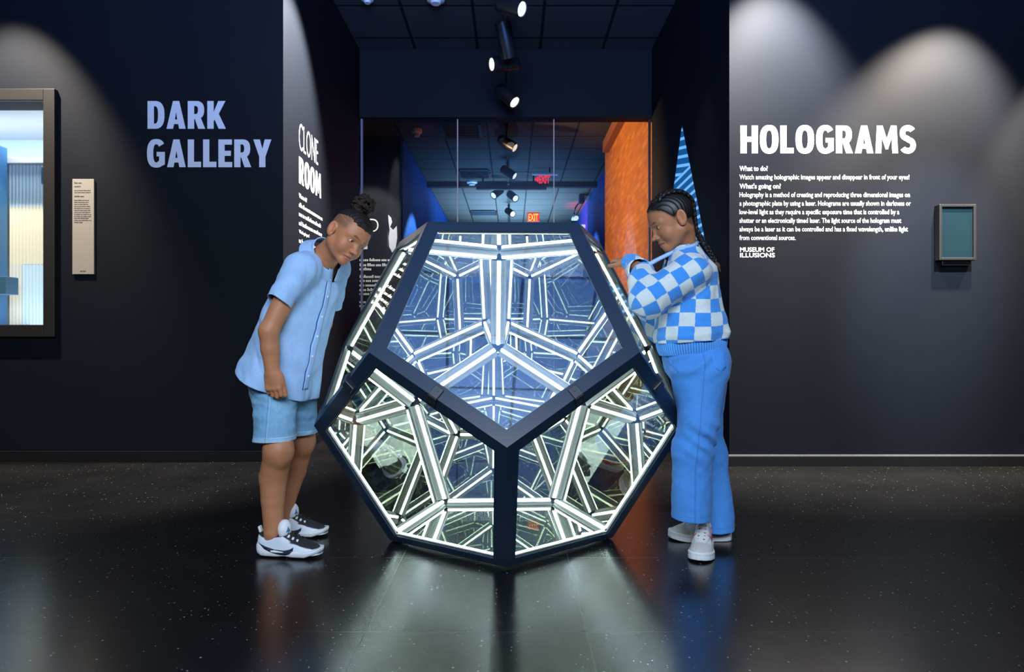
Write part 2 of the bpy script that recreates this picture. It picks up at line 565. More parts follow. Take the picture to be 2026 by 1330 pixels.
def brick_mat():
    m, t, b = nt('orange_brick')
    co = coords(t, kind='Object')
    sep = node(t, 'ShaderNodeSeparateXYZ'); t.links.new(co, sep.inputs[0])
    cb = node(t, 'ShaderNodeCombineXYZ')
    t.links.new(sep.outputs[1], cb.inputs[0]); t.links.new(sep.outputs[2], cb.inputs[1])
    br = node(t, 'ShaderNodeTexBrick', i_Scale=1.0)
    br.inputs['Brick Width'].default_value = 0.215; br.inputs['Row Height'].default_value = 0.072
    br.inputs['Mortar Size'].default_value = 0.006
    br.inputs['Color1'].default_value = (0.74, 0.235, 0.030, 1); br.inputs['Color2'].default_value = (0.50, 0.125, 0.016, 1)
    br.inputs['Mortar'].default_value = (0.42, 0.17, 0.05, 1)
    t.links.new(cb.outputs[0], br.inputs['Vector'])
    t.links.new(br.outputs['Color'], b.inputs['Base Color'])
    bp = node(t, 'ShaderNodeBump', i_Strength=0.5, i_Distance=0.006)
    t.links.new(br.outputs['Fac'], bp.inputs['Height']); bp.invert = True
    t.links.new(bp.outputs[0], b.inputs['Normal'])
    b.inputs['Roughness'].default_value = 0.8
    return m


def glass_mat():
    m = bpy.data.materials.new('clear_glass'); m.use_nodes = True
    t = m.node_tree; t.nodes.clear()
    o = node(t, 'ShaderNodeOutputMaterial'); mx = node(t, 'ShaderNodeMixShader')
    tr = node(t, 'ShaderNodeBsdfTransparent'); gl = node(t, 'ShaderNodeBsdfGlossy', i_Roughness=0.0)
    tr.inputs[0].default_value = (0.93, 0.96, 0.96, 1)
    t.links.new(facing_fresnel(t, 0.045), mx.inputs[0]); t.links.new(tr.outputs[0], mx.inputs[1]); t.links.new(gl.outputs[0], mx.inputs[2])
    t.links.new(mx.outputs[0], o.inputs[0])
    return m


m_glass = glass_mat()
m_floor, m_ceil, m_brick = floor_mat(), ceil_mat(), brick_mat()

struct(MB().box2((-5.2, -4.2, -0.1), (5.2, 18.2, 0.0)).build('floor', m_floor))
struct(MB().box2((-5.2, -4.2, CEIL), (5.2, 18.2, CEIL + 0.1)).build('ceiling', m_ceil))


def rect_hole_wall(x0, x1, y0, y1, z0, z1, hx0, hx1, hz0, hz1, name, m):
    b = MB()
    P = lambda x, z: (x, y0, z)
    A = [P(x0, z0), P(x1, z0), P(x1, z1), P(x0, z1)]
    H = [P(hx0, hz0), P(hx1, hz0), P(hx1, hz1), P(hx0, hz1)]
    bm = b.bm
    fa = [bm.verts.new(p) for p in A]; fh = [bm.verts.new(p) for p in H]
    ba = [bm.verts.new((p[0], y1, p[2])) for p in A]; bh = [bm.verts.new((p[0], y1, p[2])) for p in H]
    for k in range(4):
        j = (k + 1) % 4
        bm.faces.new((fa[k], fa[j], fh[j], fh[k]))
        bm.faces.new((ba[j], ba[k], bh[k], bh[j]))
        bm.faces.new((fa[k], ba[k], ba[j], fa[j]))
        bm.faces.new((fh[k], fh[j], bh[j], bh[k]))
    return struct(b.build(name, m))


CX0, CX1, CZ0, CZ1 = -4.25, -3.03, 0.889, 2.34      # opening of the lit display case
rect_hole_wall(-5.2, XL, YL, YL + 0.16, 0, CEIL, CX0, CX1, CZ0, CZ1, 'wall_left', m_wall)
struct(MB().box2((XR, YR, 0), (5.2, YR + 0.15, CEIL)).build('wall_right', m_wall))
struct(MB().box2((XL - 0.15, YL + 0.16, 0), (XL, YH, CEIL)).build('wall_inner_left', m_wall))
# right corridor wall with its triangular window
b = MB(); bm = b.bm
outl = [(YR + 0.15, 0), (YH, 0), (YH, CEIL), (YR + 0.15, CEIL)]
TRI = [(4.46, 1.15), (6.18, 1.15), (5.32, 2.53)]
lay = []
for X in (XR, XR + 0.12):
    lay.append(([bm.verts.new((X, y, z)) for y, z in outl], [bm.verts.new((X, y, z)) for y, z in TRI]))
for i, (o4, t3) in enumerate(lay):
    A, B, C_, D = o4; a, bb, c = t3
    for f in ((A, B, bb, a), (B, C_, c, bb), (C_, D, c), (D, A, a, c)):
        bm.faces.new(f if i == 0 else f[::-1])
for k in range(4):
    bm.faces.new((lay[0][0][k], lay[1][0][k], lay[1][0][(k + 1) % 4], lay[0][0][(k + 1) % 4]))
for k in range(3):
    bm.faces.new((lay[0][1][k], lay[0][1][(k + 1) % 3], lay[1][1][(k + 1) % 3], lay[1][1][k]))
struct(b.build('wall_inner_right', m_wall))
struct(MB().box2((XL - 0.15, YH, 2.955), (XR + 0.15, YH + 0.15, CEIL)).build('wall_header', m_wall))
# enclosing room behind the camera
struct(MB().box2((-5.2, -4.2, 0), (5.2, -4.05, CEIL)).build('wall_rear', m_wall))
struct(MB().box2((-5.35, -4.2, 0), (-5.2, YL + 0.16, CEIL)).build('wall_far_left', m_wall))
struct(MB().box2((5.2, -4.2, 0), (5.35, YR + 0.15, CEIL)).build('wall_far_right', m_wall))
# gallery beyond the glass
struct(MB().box2((-4.4, 9.28, 0), (-1.56, 9.43, CEIL)).build('wall_sign', m_wall))
struct(MB().box2((-4.55, YH, 0), (-4.4, 9.43, CEIL)).build('wall_side_left', m_wall))
struct(MB().box2((-1.70, 9.43, 0), (-1.55, 18.0, CEIL)).build('wall_blue_left', m_bluewall))
struct(MB().box2((1.55, 9.95, 0), (1.70, 18.0, CEIL)).build('wall_blue_right', m_bluewall))
struct(MB().box2((1.40, YH + 0.15, 0), (1.70, 9.95, CEIL)).build('wall_brick', m_brick))
struct(MB().box2((-1.7, 18.0, 0), (1.7, 18.15, CEIL)).build('wall_end', m_bluewall))
struct(MB().box2((-4.4, YH + 0.0, 0), (XL - 0.15, YH + 0.15, CEIL)).build('wall_side_front', m_wall))
m_beam = mat('bounce_tinted_beam', (0.30, 0.10, 0.04), 0.7)  # orange bounce light on the beam is put into its base colour
struct(MB().box2((1.31, YH + 0.15, 3.47), (1.40, 9.55, CEIL)).build('trim_1', m_beam))
struct(MB().box2((-1.55, 12.0, 3.53), (1.55, 12.12, CEIL)).build('trim_2', m_black))
# baseboards
struct(MB().box2((-5.2, YL - 0.014, 0), (XL + 0.0, YL, 0.068), 0.002).build('baseboard_left', m_base))
b = MB().box2((XR - 0.012, YR - 0.014, 0), (5.2, YR, 0.062), 0.002)
struct(b.build('baseboard_right', m_base))
struct(MB().box2((XR - 0.012, YR - 0.010, 0.062), (5.2, YR, 0.070)).build('baseboard_highlight', m_highlight))  # pale strip imitates the thin highlight along the baseboard top
struct(MB().box2((XL, YL, 0), (XL + 0.012, YH, 0.065), 0.002).build('baseboard_inner_left', m_base))
struct(MB().box2((XR - 0.012, YR, 0), (XR, YH, 0.065), 0.002).build('baseboard_inner_right', m_base))

# glass partition under the header: three panes with pale silicone joints
gp = bpy.data.objects.new('window_1', None); COL.objects.link(gp); gp.location = (0, YH + 0.07, 0); struct(gp)
m_joint = mat('pale_pink_silicone', (0.60, 0.42, 0.38), 0.4)
xs = [XL, -0.537, 0.413, XR]
for a, c in zip(xs, xs[1:]):
    mesh_obj('pane', [(a + 0.004, YH + 0.07, 0.0), (c - 0.004, YH + 0.07, 0.0), (c - 0.004, YH + 0.07, 2.955), (a + 0.004, YH + 0.07, 2.955)], [(0, 1, 2, 3)], m_glass, gp)
for x in xs[1:3]:
    MB().box2((x - 0.005, YH + 0.064, 0), (x + 0.005, YH + 0.076, 2.955)).build('joint', m_joint, gp)
MB().box2((XL, YH + 0.05, 0), (XL + 0.018, YH + 0.09, 2.955)).build('jamb', mat('anodised_jamb', (0.20, 0.22, 0.30), 0.4), gp)
MB().box2((XR - 0.018, YH + 0.05, 0), (XR, YH + 0.09, 2.955)).build('jamb', m_black, gp)

# backlit striped panel filling the triangular opening
def stripe_mat():
    m, t, b = nt('backlit_blue_stripes')
    sep = node(t, 'ShaderNodeSeparateXYZ'); t.links.new(coords(t, kind='Object'), sep.inputs[0])

    def band(slope, off):
        s1 = node(t, 'ShaderNodeMath', operation='MULTIPLY_ADD'); s1.inputs[1].default_value = slope
        t.links.new(sep.outputs[1], s1.inputs[0]); t.links.new(sep.outputs[2], s1.inputs[2])
        a = node(t, 'ShaderNodeMath', operation='MULTIPLY_ADD'); a.inputs[1].default_value = 1 / 0.072; a.inputs[2].default_value = 100 + off
        t.links.new(s1.outputs[0], a.inputs[0])
        f = node(t, 'ShaderNodeMath', operation='FRACT'); t.links.new(a.outputs[0], f.inputs[0])
        l = node(t, 'ShaderNodeMath', operation='LESS_THAN'); l.inputs[1].default_value = 0.34; t.links.new(f.outputs[0], l.inputs[0])
        return l
    up, dn = band(-0.22, 0.0), band(0.02, 0.3)
    z = node(t, 'ShaderNodeMath', operation='GREATER_THAN'); z.inputs[1].default_value = 2.13; t.links.new(sep.outputs[2], z.inputs[0])
    pick = node(t, 'ShaderNodeMix', data_type='FLOAT')
    t.links.new(z.outputs[0], pick.inputs[0]); t.links.new(dn.outputs[0], pick.inputs[2]); t.links.new(up.outputs[0], pick.inputs[3])
    mx = node(t, 'ShaderNodeMix', data_type='RGBA')
    mx.inputs['A'].default_value = (0.004, 0.085, 0.26, 1); mx.inputs['B'].default_value = (0.16, 0.50, 0.98, 1)
    t.links.new(pick.outputs[0], mx.inputs['Factor']); t.links.new(mx.outputs['Result'], b.inputs['Base Color'])
    t.links.new(mx.outputs['Result'], b.inputs['Emission Color']); b.inputs['Emission Strength'].default_value = 0.85
    b.inputs['Roughness'].default_value = 0.4
    return m


m_stripe = stripe_mat()
tri = MB().prism([(XR + 0.006, y, z) for y, z in TRI], (0.024, 0, 0))
struct(tri.build('window_2', m_stripe))

# ================================================================== LETTERING AND WALL THINGS
rng = random.Random(4)


def wx(px, d): return (px - CX) / F_PX * d
def wz(py, d): return CAM_H - (py - CY) / F_PX * d


# --- DARK GALLERY
d = YL
dg = thing('wall_lettering', (wx(292, d), d, wz(331, d)), 'pale grey bold DARK GALLERY lettering on the black left wall', 'sign')
for txt, x0, x1, y0, y1 in (('DARK', 292, 447, 200, 255), ('GALLERY', 291, 537, 276, 331)):
    heading('text_line', txt, m_letter_dim, dg, (wx(x0, d), d - 0.0002, wz(y1, d)), (1, 0, 0), (0, 0, 1), wx(x1, d) - wx(x0, d), (y1 - y0) / F_PX * d)
# --- HOLOGRAMS
d = YR
hg = thing('wall_lettering', (wx(1465, d), d, wz(304, d)), 'big white bold HOLOGRAMS heading on the right wall', 'sign')
heading('text_line', 'HOLOGRAMS', m_letter, hg, (wx(1465, d), d - 0.0002, wz(303.5, d)), (1, 0, 0), (0, 0, 1), wx(1811, d) - wx(1465, d), 55 / F_PX * d)
pg = thing('wall_text', (wx(1463, d), d, wz(475, d)), 'paragraph of small white text under the HOLOGRAMS heading', 'sign')
lines = [('What to do?', 1519, 338, 1), ('Watch amazing holographic images appear and disappear in front of your eyes!', 1799, 355, 0),
         ("What's going on?", 1545, 373, 1), ('Holography is a method of creating and reproducing three dimensional images on', 1800, 390, 0),
         ('a photographic plate by using a laser. Holograms are usually shown in darkness or', 1802, 407, 0),
         ('low-level light as they require a specific exposure time that is controlled by a', 1779, 424, 0),
         ('shutter or an electronically timed laser. The light source of the hologram must', 1783, 441, 0),
         ('always be a laser as it can be controlled and has a fixed wavelength, unlike light', 1796, 458, 0),
         ('from conventional sources.', 1574, 475, 0)]
for txt, x1, yb, bold in lines:
    xs0 = 1463
    o = text_mesh('text_line', txt, 0.043, m_letter, pg, (wx(xs0, d), d - 0.0002, wz(yb, d)), (1, 0, 0), (0, 0, 1), wx(x1, d) - wx(xs0, d), None, 0.022 if bold else 0.008, res=2)
ml = thing('wall_text', (wx(1464, d), d, wz(509, d)), 'two-line white museum name below the hologram paragraph', 'sign')
text_mesh('text_line', 'MUSEUM OF', 1, m_letter, ml, (wx(1464, d), d - 0.0002, wz(498.5, d)), (1, 0, 0), (0, 0, 1), wx(1532, d) - wx(1464, d), 9 / F_PX * d, 0.02)
text_mesh('text_line', 'ILLUSIONS', 1, m_letter, ml, (wx(1464, d), d - 0.0002, wz(509.5, d)), (1, 0, 0), (0, 0, 1), wx(1533, d) - wx(1464, d), 9 / F_PX * d, 0.02)

# --- CLONE ROOM on the left corridor wall
ydep = lambda px: F_PX * XL / (px - CX)
ya, yb_ = ydep(591.5), ydep(629)
zt = lambda py, y: CAM_H - (py - CY) / F_PX * y
cr = thing('wall_lettering', (XL, ya, 1.5), 'white CLONE ROOM heading on the passage wall left of the dodecahedron', 'sign')
text_mesh('text_line', 'CLONE', 1, m_letter, cr, (XL + 0.0002, ya, zt(295, ya)), (0, 1, 0), (0, 0, 1), yb_ - ya, (295 - 241) / F_PX * ya, -0.012)
heading('text_line', 'ROOM', m_letter, cr, (XL + 0.0002, ya, zt(362, ya)), (0, 1, 0), (0, 0, 1), ydep(635) - ya, (362 - 309) / F_PX * ya)
cp = thing('wall_text', (XL, ya, 1.2), 'small white paragraph below CLONE ROOM, beside the boy\'s head', 'sign')
h = 9.5 / F_PX * ya
text_mesh('text_line', 'What to do?', 1, m_letter, cp, (XL + 0.0002, ya, zt(391, ya)), (0, 1, 0), (0, 0, 1), ydep(607) - ya, h, 0.02)
for i, (py, x1) in enumerate(((409, 638), (427, 635), (445, 637), (480, 629), (498, 636), (515, 634), (532, 630))):
    mb = MB(); scribble_line(mb, (XL + 0.0002, ya, zt(py, ya)), (0, 1, 0), (0, 0, 1), ydep(x1) - ya, h, rng)
    mb.build('text_line', m_letter, cp)
text_mesh('text_line', "What's going on?", 1, m_letter, cp, (XL + 0.0002, ya, zt(463, ya)), (0, 1, 0), (0, 0, 1), ydep(612) - ya, h, 0.02)

# --- sign on the far wall behind the glass, mostly hidden by the boy's head
d = 9.28
sg = thing('wall_lettering', (wx(690, d), d, wz(490, d)), 'white lettering ending in TED on the wall behind the glass', 'sign')
text_mesh('text_line', 'TED', 1, m_letter, sg, (wx(690, d), d - 0.0002, wz(459, d)), (1, 0, 0), (0, 0, 1), wx(749, d) - wx(690, d), 26 / F_PX * d, -0.012)
mb = MB().box2((wx(711, d), d - 0.001, wz(493, d)), (wx(727, d), d, wz(468, d)))
mb.build('letter_stroke', m_letter, sg)
sp = thing('wall_text', (wx(690, d), d, wz(640, d)), 'lines of small white text on the wall behind the glass', 'sign')
for py, x0, x1 in ((517, 690, 776), (527, 690, 770), (535, 690, 738), (550, 690, 772), (558, 690, 770), (567, 690, 768), (576, 690, 770), (584, 690, 760), (600, 690, 772), (608, 690, 755)):
    mb = MB(); scribble_line(mb, (wx(x0, d), d - 0.0002, wz(py, d)), (1, 0, 0), (0, 0, 1), wx(x1, d) - wx(x0, d), 6.2 / F_PX * d, rng)
    mb.build('text_line', m_letter, sp)
fg = MB()
fig = [(768, 425), (774, 431), (776, 440), (772, 449), (778, 455), (785, 447), (786, 470), (783, 490), (776, 500), (770, 488), (769, 470), (771, 455), (769, 440)]
fg.prism([(wx(x, d), d - 0.0002, wz(y, d)) for x, y in fig], (0, -0.001, 0))
tag(fg.build('wall_graphic', m_letter_dim), 'pale figure graphic at the right edge of the wall behind the glass', 'graphic')

# --- info panel
d = YL
ip = thing('info_panel', (wx(166, d), d, wz(543, d)), 'tall narrow beige information panel with small print on the left wall', 'sign')
m_beige = mat('beige_panel', (0.31, 0.275, 0.225), 0.6)
m_ink = mat('dark_ink', (0.05, 0.045, 0.04), 0.7)
MB().box2((wx(145.5, d), d - 0.012, wz(543, d)), (wx(188, d), d, wz(355, d)), 0.001).build('board', m_beige, ip)
dd = d - 0.0122
for i, (py, x1, hh) in enumerate(((364, 164, 3), (371, 162, 2.6), (378.5, 183, 2), (382.5, 182, 2), (390.5, 169, 2.8), (398, 180, 2), (402, 178, 2), (406, 177, 2), (410, 181, 2), (414, 181, 2), (418, 181, 2), (422, 181, 2), (426, 183, 2), (430, 183, 2), (433.5, 179, 2), (437.5, 183, 2), (441.5, 166, 2))):
    mb = MB(); scribble_line(mb, (wx(149.5, d), dd, wz(py, d)), (1, 0, 0), (0, 0, 1), wx(x1, d) - wx(149.5, d), hh / F_PX * d, rng)
    mb.build('text_line', m_ink, ip)
mb = MB(); scribble_line(mb, (wx(161, d), dd, wz(538, d)), (1, 0, 0), (0, 0, 1), wx(172, d) - wx(161, d), 2.4 / F_PX * d, rng)
mb.build('text_line', m_ink, ip)

# --- framed hologram plate on the right wall
d = YR - 0.05
x0, x1, z0, z1 = wx(1859, d), wx(1932, d), wz(515, d), wz(404, d)
hp = thing('hologram_frame', ((x0 + x1) / 2, YR, z0), 'small framed teal hologram plate on the right wall', 'picture frame')
m_frame = mat('dark_bronze_frame', (0.022, 0.020, 0.019), 0.4, spec=0.4)
w = 0.017
b = MB()
b.box2((x0, d, z0), (x0 + w, YR, z1), 0.003); b.box2((x1 - w, d, z0), (x1, YR, z1), 0.003)
b.box2((x0 + w, d, z0), (x1 - w, YR, z0 + w), 0.003); b.box2((x0 + w, d, z1 - w), (x1 - w, YR, z1), 0.003)
b.build('frame', m_frame, hp)
MB().box2((x0 + w, d + 0.012, z0 + w), (x1 - w, d + 0.018, z1 - w)).build('hologram_plate', mat('teal_plate', (0.007, 0.020, 0.026), 0.3, spec=0.5), hp)
MB().box2((x0 + 0.03, d + 0.02, z0 - 0.03), (x1 - 0.03, YR, z0), 0.002).build('bracket', m_black, hp)

# --- lit display case in the left wall
dc = thing('display_case', ((CX0 + CX1) / 2, YL, CZ0), 'brightly lit display case in a dark frame at the left edge', 'display case')
m_case = mat('grey_case_frame', (0.016, 0.0155, 0.015), 0.5, spec=0.2)
fx1, fz0, fz1 = wx(115, YL), wz(667, YL), wz(179, YL)
fx0 = CX0 - (fx1 - CX1)
b = MB(); y0, y1 = YL - 0.035, YL
b.box2((fx0, y0, fz0), (CX0, y1, fz1), 0.004); b.box2((CX1, y0, fz0), (fx1, y1, fz1), 0.004)
b.box2((CX0, y0, fz0), (CX1, y1, CZ0), 0.004); b.box2((CX0, y0, CZ1), (CX1, y1, fz1), 0.004)
b.build('frame', m_case, dc)
m_white = mat('white_case_lining', (0.80, 0.84, 0.88), 0.6)
yb2 = YL + 0.85
b = MB()
b.box2((CX0 - 0.02, YL + 0.16, CZ0 - 0.02), (CX0, yb2, CZ1 + 0.02)); b.box2((CX1, YL + 0.16, CZ0 - 0.02), (CX1 + 0.02, yb2, CZ1 + 0.02))
b.box2((CX0, YL + 0.16, CZ0 - 0.02), (CX1, yb2, CZ0)); b.box2((CX0, YL + 0.16, CZ1), (CX1, yb2, CZ1 + 0.02))
b.box2((CX0 - 0.02, yb2, CZ0 - 0.02), (CX1 + 0.02, yb2 + 0.02, CZ1 + 0.02))
b.build('lining', m_white, dc)
m_back = mat('backlit_panel', (0.6, 0.72, 0.85), 0.6, emit=(0.50, 0.74, 1.0), estr=0.45)
MB().box2((CX0, yb2 - 0.02, 2.03), (CX1, yb2 - 0.005, CZ1)).build('backlit_panel', m_back, dc)
MB().box2((CX0, YL + 0.30, 2.02), (CX1, YL + 0.62, 2.06), 0.004).build('ledge', mat('warm_white_ledge', (0.86, 0.78, 0.76), 0.6), dc)


def rib_panel(name, x0, x1, y, z0, z1, m, pitch=0.0245):
    v, f = [], []
    n = int((x1 - x0) / pitch * 8)
    for i in range(n + 1):
        x = x0 + (x1 - x0) * i / n
        yy = y - abs(math.sin(math.pi * (x - x0) / pitch)) * 0.010
        for z in (z0, z1):
            v.append((x, yy, z)); v.append((x, y + 0.012, z))
    for i in range(n):
        a = 4 * i; c = a + 4
        f += [(a, c, c + 2, a + 2), (a + 1, a + 3, c + 3, c + 1), (a, a + 1, c + 1, c), (a + 2, c + 2, c + 3, a + 3)]
    f += [(0, 2, 3, 1), (4 * n, 4 * n + 1, 4 * n + 3, 4 * n + 2)]
    return mesh_obj(name, v, f, m, dc, smooth=False)


dR = YL + 0.34
rx0, rx1 = wx(16, dR), CX1
zA, zB, zC, zD = 2.02, wz(410, dR), wz(523, dR), CZ0
rib_panel('ribbed_panel', CX0 + 0.1, rx1, dR, zB, zA, mat('pale_blue_rib', (0.50, 0.62, 0.68), 0.5))
rib_panel('ribbed_panel', CX0 + 0.1, rx1, dR, zC, zB, mat('cream_rib', (0.58, 0.555, 0.44), 0.5))
xm = wx(44, dR)
rib_panel('ribbed_panel', CX0 + 0.1, xm, dR, zD, zC, mat('cream_rib_low', (0.52, 0.52, 0.48), 0.5))
rib_panel('ribbed_panel', xm, rx1, dR, zD, zC, mat('blue_rib', (0.42, 0.55, 0.66), 0.5))
m_slate = mat('slate_blue_block', (0.045, 0.12, 0.20), 0.5)
MB().box2((CX0 + 0.02, YL + 0.22, zD), (wx(15, YL + 0.3), YL + 0.3, wz(287, YL + 0.22)), 0.004).build('blue_post', mat('blue_post', (0.05, 0.17, 0.36), 0.5), dc)
MB().box2((CX0 + 0.02, YL + 0.10, wz(582, YL + 0.10)), (wx(37, YL + 0.21), YL + 0.21, wz(547, YL + 0.10)), 0.004).build('shelf_block', m_slate, dc)
MB().box2((wx(81, YL + 0.25), YL + 0.25, wz(364, YL + 0.25)), (CX1, YL + 0.33, wz(330, YL + 0.25)), 0.003).build('side_block', m_slate, dc)
mesh_obj('glass_front', [(CX0, YL + 0.02, CZ0), (CX1, YL + 0.02, CZ0), (CX1, YL + 0.02, CZ1), (CX0, YL + 0.02, CZ1)], [(0, 1, 2, 3)], m_glass, dc)
area_light('case_light', ((CX0 + CX1) / 2, YL + 0.22, CZ1 - 0.01), ((CX0 + CX1) / 2, YL + 0.32, CZ0), 1.1, 0.12, 11, (0.80, 0.92, 1.0))
area_light('case_light', ((CX0 + CX1) / 2, YL + 0.12, CZ0 + 0.01), ((CX0 + CX1) / 2, YL + 0.32, CZ1), 1.1, 0.10, 3, (0.80, 0.92, 1.0))

# ================================================================== CEILING THINGS
m_lens = mat('lit_lens', (0.9, 0.9, 0.9), 0.3, emit=(1.0, 0.95, 0.85), estr=2.2)
m_lens_cool = mat('lit_lens_cool', (0.9, 0.9, 0.9), 0.3, emit=(0.75, 0.9, 1.0), estr=1.0)
m_lens_back = mat('lit_lens_far', (0.9, 0.9, 0.9), 0.3, emit=(0.9, 0.95, 0.9), estr=0.75)
tr1 = MB().box2((-0.065, 3.4, 3.555), (-0.03, 6.40, 3.60), 0.002).build('light_track', m_black)
tag(tr1, 'black ceiling track carrying spotlights above the dodecahedron', 'light track')
tr2 = MB().box2((-0.085, 6.75, 3.555), (-0.05, 17.2, 3.60), 0.002).build('light_track', m_black)
tag(tr2, 'long black ceiling track behind the glass partition', 'light track')


def spot_head(c, axis, L, r, label, lens, track_z=3.553, tx=-0.047):
    """cylinder head on a stem; axis points out of the lens"""
    c = Vector(c); a = Vector(axis).normalized()
    t = thing('track_spotlight', (tx, c.y, track_z), label, 'spotlight', 'track spotlights')
    MB().box2((tx - 0.02, c.y - 0.06, track_z - 0.03), (tx + 0.02, c.y + 0.06, track_z), 0.003).build('adapter', m_black, t)
    top = Vector((tx, c.y, track_z - 0.025))
    MB().tube([top, c + (top - c) * 0.12 - a * 0.02, c - a * 0.02], 0.012, 10).build('stem', m_black, t, True)
    q = a
    prof = [(0.0, -L / 2), (r * 0.82, -L / 2), (r * 0.97, -L / 2 + 0.012), (r, -L / 2 + 0.03), (r, L / 2 - 0.008), (r * 0.97, L / 2), (r * 0.86, L / 2), (r * 0.84, L / 2 - 0.012), (0.0, L / 2 - 0.012)]
    MB().lathe(c, [(max(x, 1e-4), y) for x, y in prof], 32, a).build('body', m_black, t, True)
    MB().lathe(c, [(1e-4, L / 2 - 0.011), (r * 0.80, L / 2 - 0.011), (r * 0.80, L / 2 - 0.006), (r * 0.45, L / 2 - 0.002), (1e-4, L / 2 - 0.001)], 28, a).build('lens', lens, t, True)
    return t


spot_head(PX(1010, 12, 4.75), (0.75, -0.45, -0.42), 0.22, 0.062, 'black spotlight cut by the top edge, its lens facing right', m_lens_cool)
spot_head(PX(1001, 78, 5.25), (0.20, 0.40, -0.88), 0.285, 0.064, 'upright black spotlight, second from the top of the passage', m_lens)
spot_head(PX(998, 126, 5.60), (-0.86, -0.42, -0.22), 0.25, 0.062, 'black spotlight with lit lens facing left', m_lens)
spot_head(PX(1003, 189, 6.05), (0.62, -0.38, -0.68), 0.235, 0.062, 'lowest black spotlight in front of the header, lens down right', m_lens)
spot_head(PX(1004, 284, 8.6), (0.78, -0.30, -0.55), 0.26, 0.066, 'first black spotlight behind the glass partition', m_lens_back, tx=-0.068)
spot_head(PX(1006, 341, 10.4), (0.78, -0.30, -0.55), 0.26, 0.066, 'second black spotlight behind the glass, above the crossbar', m_lens_back, tx=-0.068)
spot_head(PX(984, 381, 11.8), (-0.6, -0.55, -0.6), 0.24, 0.07, 'small far spotlight pointing left below the crossbar', m_lens_back, tx=-0.068)
spot_head(PX(1014, 388, 12.1), (0.5, -0.70, -0.55), 0.24, 0.07, 'small far spotlight pointing right below the crossbar', m_lens_back, tx=-0.068)
spot_head(PX(1009, 420, 13.8), (0.5, -0.70, -0.45), 0.24, 0.07, 'farthest small spotlight left of the lower EXIT sign', m_lens_back, tx=-0.068)

# crossbar
cb = thing('track_crossbar', (0, 11.5, 3.62), 'black hanging crossbar behind the glass partition', 'light track')
MB().box2((-0.62, 11.46, 3.365), (0.60, 11.54, 3.42), 0.004).build('bar', m_black, cb)
MB().box2((-0.52, 11.485, 3.42), (-0.49, 11.515, 3.62)).build('hanger', m_black, cb)
MB().box2((0.36, 11.485, 3.42), (0.39, 11.515, 3.62)).build('hanger', m_black, cb)

m_plastic = mat('white_plastic', (0.75, 0.75, 0.75), 0.4)


def disc(px, py, r, h, label, name='smoke_detector', cat='smoke detector', m=m_plastic):
    d = F_PX * (CEIL - CAM_H) / (CY - py)
    p = Vector((wx(px, d), d, CEIL))
    t = thing(name, p, label, cat, 'ceiling detectors')
    MB().lathe(p, [(1e-4, 0), (r, 0), (r * 0.98, -h * 0.45), (r * 0.7, -h * 0.6), (1e-4, -h * 0.6)], 28).build('base', m, t, True)
    MB().lathe(p - Vector((0, 0, h * 0.6)), [(1e-4, 0), (r * 0.62, 0), (r * 0.5, -h * 0.4), (1e-4, -h * 0.4)], 24).build('chamber', m, t, True)


disc(862, -4, 0.075, 0.05, 'white ceiling disc at the top edge left of the spotlights')
disc(727, -3, 0.05, 0.04, 'white ceiling disc at the top edge near the left passage wall')
disc(825, 256, 0.07, 0.10, 'white smoke detector on the ceiling behind the glass')
disc(934, 359, 0.10, 0.07, 'white detector on the far ceiling by the beam')


def vent(x0, x1, y0, y1, label):
    d0 = F_PX * (CEIL - CAM_H) / (CY - y0); d1 = F_PX * (CEIL - CAM_H) / (CY - y1)
    xa, xb = wx(x0, d0), wx(x1, d0)
    t = thing('ceiling_vent', ((xa + xb) / 2, (d0 + d1) / 2, CEIL), label, 'vent', 'ceiling vents')
    b = MB()
    b.box2((xa, d0, CEIL - 0.02), (xa + 0.04, d1, CEIL)); b.box2((xb - 0.04, d0, CEIL - 0.02), (xb, d1, CEIL))
    b.box2((xa + .04, d0, CEIL - 0.02), (xb - .04, d0 + 0.04, CEIL)); b.box2((xa + .04, d1 - 0.04, CEIL - 0.02), (xb - .04, d1, CEIL))
    b.build('frame', m_black, t)
    for k in range(7):
        yy = d0 + 0.07 + (d1 - d0 - 0.14) * k / 6
        MB().box(((xa + xb) / 2, yy, CEIL - 0.014), (xb - xa - 0.08, 0.05, 0.004), Matrix.Rotation(math.radians(28), 3, 'X')).build('slat', mat_slat, t)
    return t


mat_slat = mat('vent_slat', (0.10, 0.14, 0.20), 0.35, spec=0.5)
vent(877, 955, 270, 244, 'large dark ceiling vent just behind the glass partition')
vent(909, 972, 350, 336, 'smaller ceiling vent farther down the gallery')
vent(931, 984, 424, 417, 'far dark ceiling vent just above the dodecahedron')

# exit signs
m_red = mat('red_lit_letters', (0.8, 0.02, 0.02), 0.4, emit=(1.0, 0.012, 0.02), estr=1.2)
m_orange = mat('orange_lit_letters', (0.9, 0.3, 0.05), 0.4, emit=(1.0, 0.33, 0.03), estr=1.7)
m_redplate = mat('red_lit_plate', (0.6, 0.02, 0.02), 0.4, emit=(1.0, 0.01, 0.02), estr=0.75)
d = 11.0
es = thing('exit_sign', PX(1075, 344, d), 'hanging red EXIT sign with left arrow on a pale rail', 'exit sign', 'exit signs')
MB().box2(PX(1053, 347, d + 0.02), PX(1104, 342, d - 0.03)).build('rail', mat('pale_rail', (0.55, 0.60, 0.66), 0.4), es)
MB().box2(PX(1086, 343, d), PX(1089, 318, d + 0.03)).build('hanger', m_black, es)
text_mesh('letters', 'EXIT', 1, m_red, es, PX(1066, 363, d), (1, 0, 0), (0, 0, 1), 22 / F_PX * d, 15 / F_PX * d, 0.03, depth=0.01)
